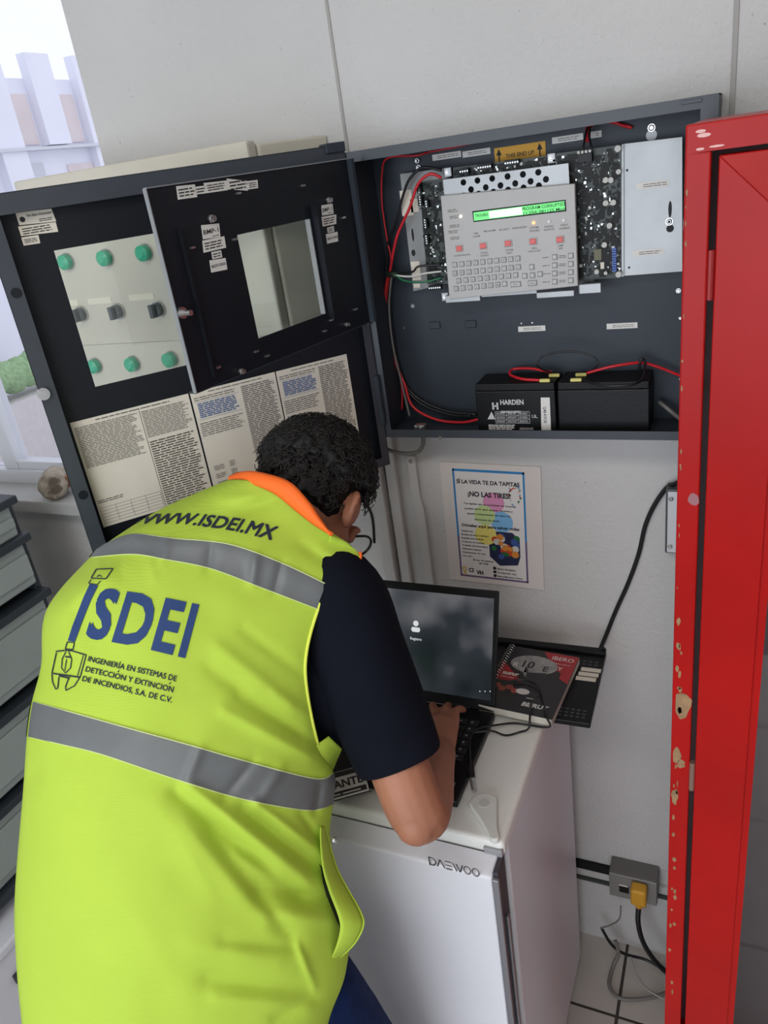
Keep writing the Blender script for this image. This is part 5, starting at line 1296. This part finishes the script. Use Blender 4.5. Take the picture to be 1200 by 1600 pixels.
def vtext(mb, st, base, up0, up1, bold, cap=.73, spacing=1.0, lift=.0012):
    """text along a baseline polyline in the vest's layout, caps rising by up0..up1"""
    vs, fs = text_mesh(st, 1.0, 0.0, spacing)
    x0 = min(v.x for v in vs); x1 = max(v.x for v in vs)
    bl = resample(base, 60)
    def mp(v):
        t = max(-1, min(60, (v[0] - x0) / (x1 - x0) * 59)); i = max(0, min(58, int(t))); q = bl[i].lerp(bl[i + 1], t - i)
        u = Vector(up0).lerp(Vector(up1), t / 59) * (v[1] / cap); return (q.x + u.x, q.y + u.y)
    vs, fs = subdivide2d(vs, fs, .18)
    for dx, dy in ((0, 0), (bold, bold), (-bold, bold), (bold, -bold), (-bold, -bold)): decal(mb, [mp((v[0] + dx, v[1] + dy)) for v in vs], fs, lift + dx * .001 + dy * .002)
m = MB(); vtext(m, 'WWW.ISDEI.MX', [(204, 818), (243, 819), (282, 819), (320, 823), (372, 831), (424, 844)], (13, -15), (12, -21), .022); m.obj('web_address', PRINTK, vest)
m = MB(); vtext(m, 'SDEI', [(136, 993), (175, 1000), (217, 1008), (288, 1025)], (25, -76), (22, -83), .028, spacing=1.12)
# the pipe-shaped first letter
pl = [(141, 913), (154, 915), (142, 940), (134, 960), (126, 980), (118, 1003), (107, 1001), (114, 978), (123, 955), (131, 934)]
decal(m, *subdivide2d(pl, [tuple(range(len(pl)))], 8)); m.obj('logo_letters', PRINTB, vest)
m = MB()
def stroke(pts, w_=.7, close=False):
    if close: pts = pts + [pts[0]]
    for (x0, y0), (x1, y1) in zip(pts, pts[1:]):
        l = math.hypot(x1 - x0, y1 - y0); nx, ny = -(y1 - y0) / l * w_, (x1 - x0) / l * w_
        k = max(1, int(l / 6)); vs = []; 
        for i in range(k + 1):
            t = i / k; vs += [(x0 + (x1 - x0) * t + nx, y0 + (y1 - y0) * t + ny), (x0 + (x1 - x0) * t - nx, y0 + (y1 - y0) * t - ny)]
        decal(m, vs, [(2 * i, 2 * i + 1, 2 * i + 3, 2 * i + 2) for i in range(k)])
stroke([(151, 890), (177, 889), (166, 905), (143, 904)], .8, True); stroke([(152, 902), (156, 899), (160, 902)], .7); stroke([(143, 906), (139, 912), (152, 914), (158, 908)], .6)
stroke([(106, 1003), (117, 1004), (115, 1015), (103, 1014)], .8, True); stroke([(88, 1018), (104, 1016), (114, 1017), (136, 1024)], 1.0); stroke([(89, 1020), (82, 1052), (126, 1058), (135, 1025)], .8)
stroke([(104, 1018), (98, 1030), (97, 1044), (103, 1052), (111, 1044), (113, 1030), (108, 1018)], .7); stroke([(103, 1026), (112, 1027)], 1.2); stroke([(105, 1030), (102, 1048)], .6)
stroke([(82, 1053), (83, 1066), (88, 1077), (91, 1076), (93, 1058)], .8); stroke([(126, 1058), (117, 1072), (104, 1079), (103, 1074), (108, 1060)], .8); stroke([(93, 1056), (110, 1060)], 1.3)
stroke([(85, 1053), (126, 1059)], .8); stroke([(131, 1024), (122, 1056)], .6)
m.obj('sprinkler_emblem', PRINTK, vest, kind='stuff')
m = MB()
vtext(m, 'INGENIERÍA EN SISTEMAS DE', [(138, 1033), (185, 1044), (230, 1054), (275, 1065)], (2.2, -8.2), (2, -9), .018)
vtext(m, 'DETECCION Y EXTINCION', [(134, 1049), (180, 1060), (225, 1071), (270, 1082)], (2.2, -8.2), (2, -9), .018)
vtext(m, 'DE INCENDIOS, S.A. DE C.V.', [(129, 1064), (175, 1075), (222, 1087), (268, 1098)], (2.2, -8.2), (2, -9), .018)
stroke([(184.5, 1050.3), (186.5, 1047.8)], .8); stroke([(264.5, 1069), (266.5, 1066.5)], .8)
m.obj('company_text', PRINTK, vest)

# side pocket flap standing open at the right hip
fl_o = [(508, 1290, 1.10), (516, 1322, 1.10), (527, 1358, 1.09), (545, 1392, 1.08), (563, 1424, 1.07), (568, 1445, 1.065), (554, 1474, 1.065), (528, 1499, 1.075)]
fl_i = [(501, 1292, 1.075), (502, 1325, 1.062), (506, 1360, 1.052), (516, 1395, 1.045), (528, 1428, 1.042), (532, 1450, 1.042), (527, 1474, 1.045), (519, 1496, 1.052)]
ro = cr([P(*p) for p in fl_o], 6)[0]; ri = cr([P(*p) for p in fl_i], 6)[0]
rows_ = []
for k in range(7):
    t = k / 6; rows_.append([a.lerp(b, t) + (CAM - a).normalized() * .004 * math.sin(math.pi * t) for a, b in zip(ri, ro)])
fo = MB().grid(rows_).obj('pocket_flap', LIME, vest, smooth=True); s_ = fo.modifiers.new('t', 'SOLIDIFY'); s_.thickness = .0015
MB().tube([p for p in ro], .0014, 8, smooth=False).obj('flap_edge', LIME, vest, smooth=True)
pk = MB(); decal(pk, *subdivide2d([(497, 1348), (509, 1370), (521, 1402), (531, 1432), (533, 1458), (524, 1440), (512, 1412), (502, 1380)], [tuple(range(8))], 8), .003); pk.obj('pocket_mouth', M('pocket_shade', (36, 40, 18), .9), vest)  # dark decal painted in for the shade inside the open pocket
a_ = P(522, 1313, 1.085); MB().ball(a_, .005).obj('zip_pull', COMPS, vest, smooth=True)
# front corner of the vest hanging below the arm
fc = [[P(494, 1164, 1.092), P(513, 1150, 1.115), P(534, 1170, 1.12)], [P(498, 1186, 1.095), P(510, 1176, 1.11), P(525, 1190, 1.125)], [P(503, 1212, 1.105), P(509, 1207, 1.115), P(517, 1209, 1.125)]]
fo = MB().grid(interp_rows(fc, 4)).obj('front_corner', LIME, vest, smooth=True); s_ = fo.modifiers.new('t', 'SOLIDIFY'); s_.thickness = .0012

# ---------------- orange collar
lo = [(356, 752, 1.19), (372, 752, 1.165), (400, 759, 1.125), (430, 773, 1.110), (462, 799, 1.106), (492, 822, 1.104), (519, 838, 1.104)]
up = [(357, 744, 1.20), (375, 737, 1.175), (403, 737, 1.130), (450, 751, 1.105), (480, 780, 1.098), (500, 808, 1.098), (518, 834, 1.100)]
clo = cr([P(*p) for p in lo], 6)[0]; cup = cr([P(*p) for p in up], 6)[0]
rows_ = [[a.lerp(b, k / 6) + (CAM - a).normalized() * .007 * math.sin(math.pi * k / 6) for a, b in zip(clo, cup)] for k in range(7)]
co_ = MB().grid(rows_).obj('collar', ORANGE, vest, smooth=True, label='orange turned-up collar'); s_ = co_.modifiers.new('t', 'SOLIDIFY'); s_.thickness = .004

# ---------------- joints
def cen(k): return centers[min(len(centers) - 1, int(k * SUBV))]
SHR = P(522, 935, 1.165); HEM = P(620, 1178, 1.135); ELB = P(652, 1268, 1.115); WRI = P(690, 1172, 1.355)
SHL = Vector((-.865, .83, 1.475)); ELL = Vector((-.90, .98, 1.22)); WRL = Vector((-.72, 1.03, 1.085))
HC = P(490, 786, 1.255)
fwd_ = Vector((.05, .46, -.88)).normalized(); upg = Vector((.06, .84, .53))
rgt = fwd_.cross(upg).normalized(); uph = rgt.cross(fwd_).normalized()
HM = Matrix((rgt, fwd_, uph)).transposed()          # head frame: x right, y face, z crown
HS = 1.05
def H(x, y, z): return HC + HM @ Vector((x, y, z)) * HS
NB = P(458, 850, 1.31)

body = MB()
# trunk (hidden by the clothes), neck
tr = [cen(12) + Vector((-.01, .07, -.06)), cen(10.5) + Vector((0, .03, -.02)), cen(8.5), cen(6.5), cen(4.5), cen(2.9) + Vector((0, .01, -.02)), P(410, 890, 1.29), NB]
chain(body, tr, [.080, .080, .080, .080, .080, .06, .055, .052])
chain(body, [SHL, P(390, 910, 1.29), SHR], [.045, .05, .045])
chain(body, [NB + Vector((0, -.01, -.02)), NB.lerp(H(0, -.03, -.07), .5), H(0, -.035, -.065), H(0, -.02, -.03)], [.045, .045, .046, .052])
# head
body.ball(H(0, -.012, .018), (.073, .090, .088), HM, 24, 16)
body.ball(H(0, .030, -.040), (.060, .060, .070), HM, 20, 14)
body.ball(H(0, .045, -.085), (.040, .042, .028), HM, 16, 10)
chain(body, [H(0, .088, .012), H(0, .104, -.020), H(0, .098, -.032)], [.007, .010, .009], 10)
body.ball(H(0, .090, -.062), (.022, .010, .009), HM, 12, 8)
for s in (-1, 1):
    body.ball(H(s * .077, -.006, -.012), (.009, .020, .033), HM, 14, 10)        # ears
    chain(body, [H(s * .080, -.018, .012), H(s * .089, -.024, .002), H(s * .089, -.022, -.018), H(s * .082, -.010, -.034)], [.005, .006, .006, .006], 8)
    body.ball(H(s * .030, .082, .010), (.018, .010, .008), HM, 10, 8)           # brow
    body.ball(H(s * .031, .082, -.006), (.012, .009, .010), HM, 10, 8)          # eyelid
# right arm and hand
chain(body, [SHR, SHR.lerp(ELB, .35), SHR.lerp(ELB, .7), ELB, ELB.lerp(WRI, .28) + Vector((0, 0, -.008)), ELB.lerp(WRI, .65), WRI], [.050, .050, .046, .043, .044, .034, .025], 16)
body.ball(ELB + (ELB - WRI).normalized() * .020 + Vector((0, 0, -.012)), .031)
def hand(wri, fdir, side, z_key):
    f_ = Vector(fdir).normalized(); l = f_.cross(Vector((0, 0, 1))).normalized(); up_ = l.cross(f_)
    def q(a, b, c): return wri + l * (a * side) + f_ * b + up_ * c
    chain(body, [wri, q(0, .03, .004), q(.002, .055, .006)], [.024, .026, .026], 14)
    for a in (-.024, -.008, .009, .025): chain(body, [q(a * .5, .015, .002), q(a, .078, .006)], [.015, .0135], 10)
    for a, ln, sp, r in ((-.026, .074, -.26, .0086), (-.009, .082, -.06, .0088), (.009, .076, .14, .0084), (.026, .060, .36, .0076)):
        b0 = Vector((a, .078)); dx = Vector((math.sin(sp), math.cos(sp)))
        p = [q(a, .078, .006)]
        for t, c in ((.36, .008), (.70, -.001), (1.0, -.016)):
            e = b0 + dx * ln * t * .92; p.append(q(e.x, e.y, c))
        chain(body, p, [r * 1.15, r * 1.05, r * .98, r * .85], 10)
    chain(body, [q(-.016, .014, -.004), q(-.042, .040, -.008), q(-.054, .066, -.014), q(-.056, .088, -.024)], [.016, .0125, .0105, .009], 10)
hand(WRI, (-.36, .90, -.05), 1, LZ)
chain(body, [SHL, SHL.lerp(ELL, .5), ELL, ELL.lerp(WRL, .4), WRL], [.050, .046, .041, .040, .025])
hand(WRL, (.42, .72, -.04), -1, LZ)
# legs
HR, HL = Vector((-.545, .575, .90)), Vector((-.690, .555, .90))
KR, KL = Vector((-.520, .665, .52)), Vector((-.70, .605, .52)); AR, AL = Vector((-.49, .52, .085)), Vector((-.735, .44, .085))
for h, k_, a in ((HR, KR, AR), (HL, KL, AL)):
    chain(body, [h, h.lerp(k_, .5), k_, k_.lerp(a, .35), a], [.070, .066, .052, .052, .036]); chain(body, [a, a + Vector((.01, .08, -.035)), a + Vector((.015, .15, -.045))], [.036, .034, .026])
chain(body, [HL, HL.lerp(HR, .5), HR], [.075, .08, .075])
bme = remesh(body, .0042, 3); bme.materials.append(SKIN)
link('body', bme, person)

# ---------------- shirt
sh = MB()
n_ = len(centers)
sleeve = cr([SHR + (SHR - HEM) * .10 + Vector((-.05, .01, .02)), SHR, SHR.lerp(HEM, .35), SHR.lerp(HEM, .7), HEM, HEM + (HEM - SHR).normalized() * .012], 7)[0]
def sleeve_tube(mb, path, r0, r1, squash, k=28, phase=0.0):
    rows_ = []; m_ = len(path); up_ = Vector((0, 0, 1))
    for i, p in enumerate(path):
        t = (path[min(i + 1, m_ - 1)] - path[max(i - 1, 0)]).normalized(); s_ = t.cross(Vector((.3, .9, .2))).normalized(); u_ = s_.cross(t)
        f_ = i / (m_ - 1); r = r0 + (r1 - r0) * f_
        if i < 10: r *= math.sqrt(max(.02, 1 - ((10 - i) / 10.5) ** 2))
        rows_.append([p + s_ * r * math.cos(a) * (1 + .03 * math.sin(3 * a + f_ * 7)) + u_ * r * squash * math.sin(a) * (1 + .03 * math.cos(2 * a + f_ * 5)) for a in [2 * math.pi * j / k for j in range(k)]])
    mb.grid(rows_, closed=True)
sleeve_tube(sh, sleeve, .092, .060, .92)
sl2 = cr([SHL + Vector((.02, -.01, .01)), SHL, SHL.lerp(ELL, .35), SHL.lerp(ELL, .8)], 7)[0]
sleeve_tube(sh, sl2, .070, .066, .9)
# shirt trunk under the vest
rows_ = []
for i in range(SUBV * 2, len(vrows), 5):
    c = centers[i]; rows_.append([c + (p - c) * .85 + Vector((0, .004, -.004)) for p in vrows[i]])
sh.grid(rows_, closed=True)
so = sh.obj('shirt', NAVY, person, smooth=True); s_ = so.modifiers.new('t', 'SOLIDIFY'); s_.thickness = .003; s_.offset = -1
# dark filling between sleeve and vest at the armpit
am = MB(); chain(am, [SHR + Vector((-.03, 0, -.02)), P(500, 1060, 1.16), P(512, 1110, 1.16), P(520, 1140, 1.16)], [.06, .058, .042, .028]); 
ame = remesh(am, .006, 3); ame.materials.append(NAVY); link('shirt_side', ame, person)
kc = MB().tube([NB + Vector((-.05, -.035, .01)), P(385, 757, 1.165), P(425, 772, 1.152), P(460, 798, 1.150), P(490, 822, 1.150)], .009, 10); kc.obj('shirt_collar', NAVY, person, smooth=True)

# ---------------- trousers and shoes
tm = MB()
for h, k_, a in ((HR, KR, AR), (HL, KL, AL)): chain(tm, [h + Vector((0, 0, .03)), h.lerp(k_, .25), h.lerp(k_, .6), k_, k_.lerp(a, .5), a + Vector((0, 0, .02))], [.082, .088, .084, .076, .072, .066])
chain(tm, [HL + Vector((.02, -.01, .03)), HL.lerp(HR, .5) + Vector((0, -.01, .03)), HR + Vector((-.01, -.01, .03))], [.085, .095, .085])
tme = remesh(tm, .007, 4); tme.materials.append(JEAN); link('trousers', tme, person)
SHOE = M('black_shoe', (28, 27, 28), .5)
for a in (AR, AL):
    s_ = MB(); b_ = Vector((a.x, a.y, 0)); s_.ball(b_ + Vector((0, -.01, .055)), (.042, .052, .05)); s_.ball(b_ + Vector((.008, .07, .042)), (.044, .085, .038)); s_.ball(b_ + Vector((.014, .15, .036)), (.045, .06, .030))
    sme = remesh(s_, .005, 3)
    for v in sme.vertices: v.co.z = max(v.co.z, .004)
    sme.materials.append(SHOE); so_ = link('shoe', sme, person)
    MB().poly(TOP, [(b_.x + dx, b_.y + dy) for dx, dy in ((-.04, -.06), (.04, -.06), (.05, .05), (.062, .16), (.02, .215), (-.03, .17), (-.035, .05))], 0, .014).obj('sole', M('rubber_sole', (40, 38, 36), .8), so_)

# ---------------- hair: scalp shell of curls plus single strands
rnd = random.Random(21)
hm_ = MB(); strands = MB()
hm_.ball(H(0, -.020, .026), (.078, .092, .092), HM, 24, 16)
def scalp(th, ph):
    """direction on the head: returns point or None where there is no hair"""
    v = Vector((math.sin(th) * math.cos(ph), math.sin(th) * math.sin(ph), math.cos(th)))
    y, z, x = v.y, v.z, v.x
    if y > .45 and z < .55: return None                       # face
    if z < -.05 and y > -.15 and abs(x) > .5: return None     # around and below the ears
    if z < -.60: return None
    return v
cnt = 0
while cnt < 520:
    th = math.acos(rnd.uniform(-.6, 1)); ph = rnd.uniform(0, 2 * math.pi); v = scalp(th, ph)
    if v is None: continue
    cnt += 1
    lift = 1.0 + .02 * rnd.random()
    low = max(0, -v.z)
    p = H(v.x * .083 * lift, -.018 + v.y * .097 * lift, .022 + v.z * .101 * lift) if low < .05 else H(v.x * .074, -.022 + v.y * .088, .022 + v.z * .105)
    r = rnd.uniform(.007, .012) if v.z > 0 else rnd.uniform(.004, .007)
    q = Vector((rnd.uniform(.8, 1.5), rnd.uniform(.8, 1.5), rnd.uniform(.7, 1.2))) * r
    rm = Matrix.Rotation(rnd.uniform(0, 3.1), 3, 'X') @ Matrix.Rotation(rnd.uniform(0, 3.1), 3, 'Z')
    hm_.ball(p, q, rm, 8, 6)
    if v.z > -.45:
        for s in range(5):                                     # curly strands
            nv = (p - H(0, -.02, .02)).normalized(); t1 = nv.orthogonal().normalized(); t1 = (Matrix.Rotation(rnd.uniform(0, 6.28), 3, nv) @ t1); t2 = nv.cross(t1)
            R_ = rnd.uniform(.003, .008); o0 = p + t1 * rnd.uniform(-.012, .012) + t2 * rnd.uniform(-.012, .012); a0 = rnd.uniform(0, 6.28)
            pp = [o0 + nv * (.002 + .010 * (i / 6) * (.4 + .6 * (v.z > .0))) + (t1 * math.cos(a0 + i * .75) + t2 * math.sin(a0 + i * .75)) * R_ for i in range(7)]
            strands.tube(pp, .0007, 4, smooth=False)
hme = remesh(hm_, .0035, 1, .4); hme.materials.append(HAIR)
ho = link('hair', hme, person)
strands.obj('hair_curls', CURL, ho, smooth=True, kind='stuff')
# short nape and sideburn
# ---------------- spectacles
gs = MB()
for s in (-1, 1):
    gs.tube([H(s * .080, -.010, .016), H(s * .081, .040, .016), H(s * .067, .100, .002)], .0026, 8)
    rim_ = [H(s * (.036 + .030 * math.cos(t)), .104 - .010 * abs(math.cos(t)) * (1 if s * math.cos(t) > 0 else 0), -.008 + .022 * math.sin(t)) for t in [2 * math.pi * i / 20 for i in range(21)]]
    gs.tube(rim_, .0022, 8, smooth=False)
gs.tube([H(-.008, .104, .002), H(0, .108, .005), H(.008, .104, .002)], .002, 8)
go = gs.obj('spectacles', FRAMEK, person, smooth=True)
for s in (-1, 1):
    q = [H(s * (.036 + .029 * math.cos(t)), .103, -.008 + .021 * math.sin(t)) for t in [2 * math.pi * i / 20 for i in range(20)]]
    MB().add(q, [tuple(range(20))]).obj('lens', GLASS, go)
print('VERTS', len(bme.vertices), len(hme.vertices), 'joints', [tuple(round(c, 3) for c in v) for v in (SHR, HEM, ELB, WRI, HC, NB)])
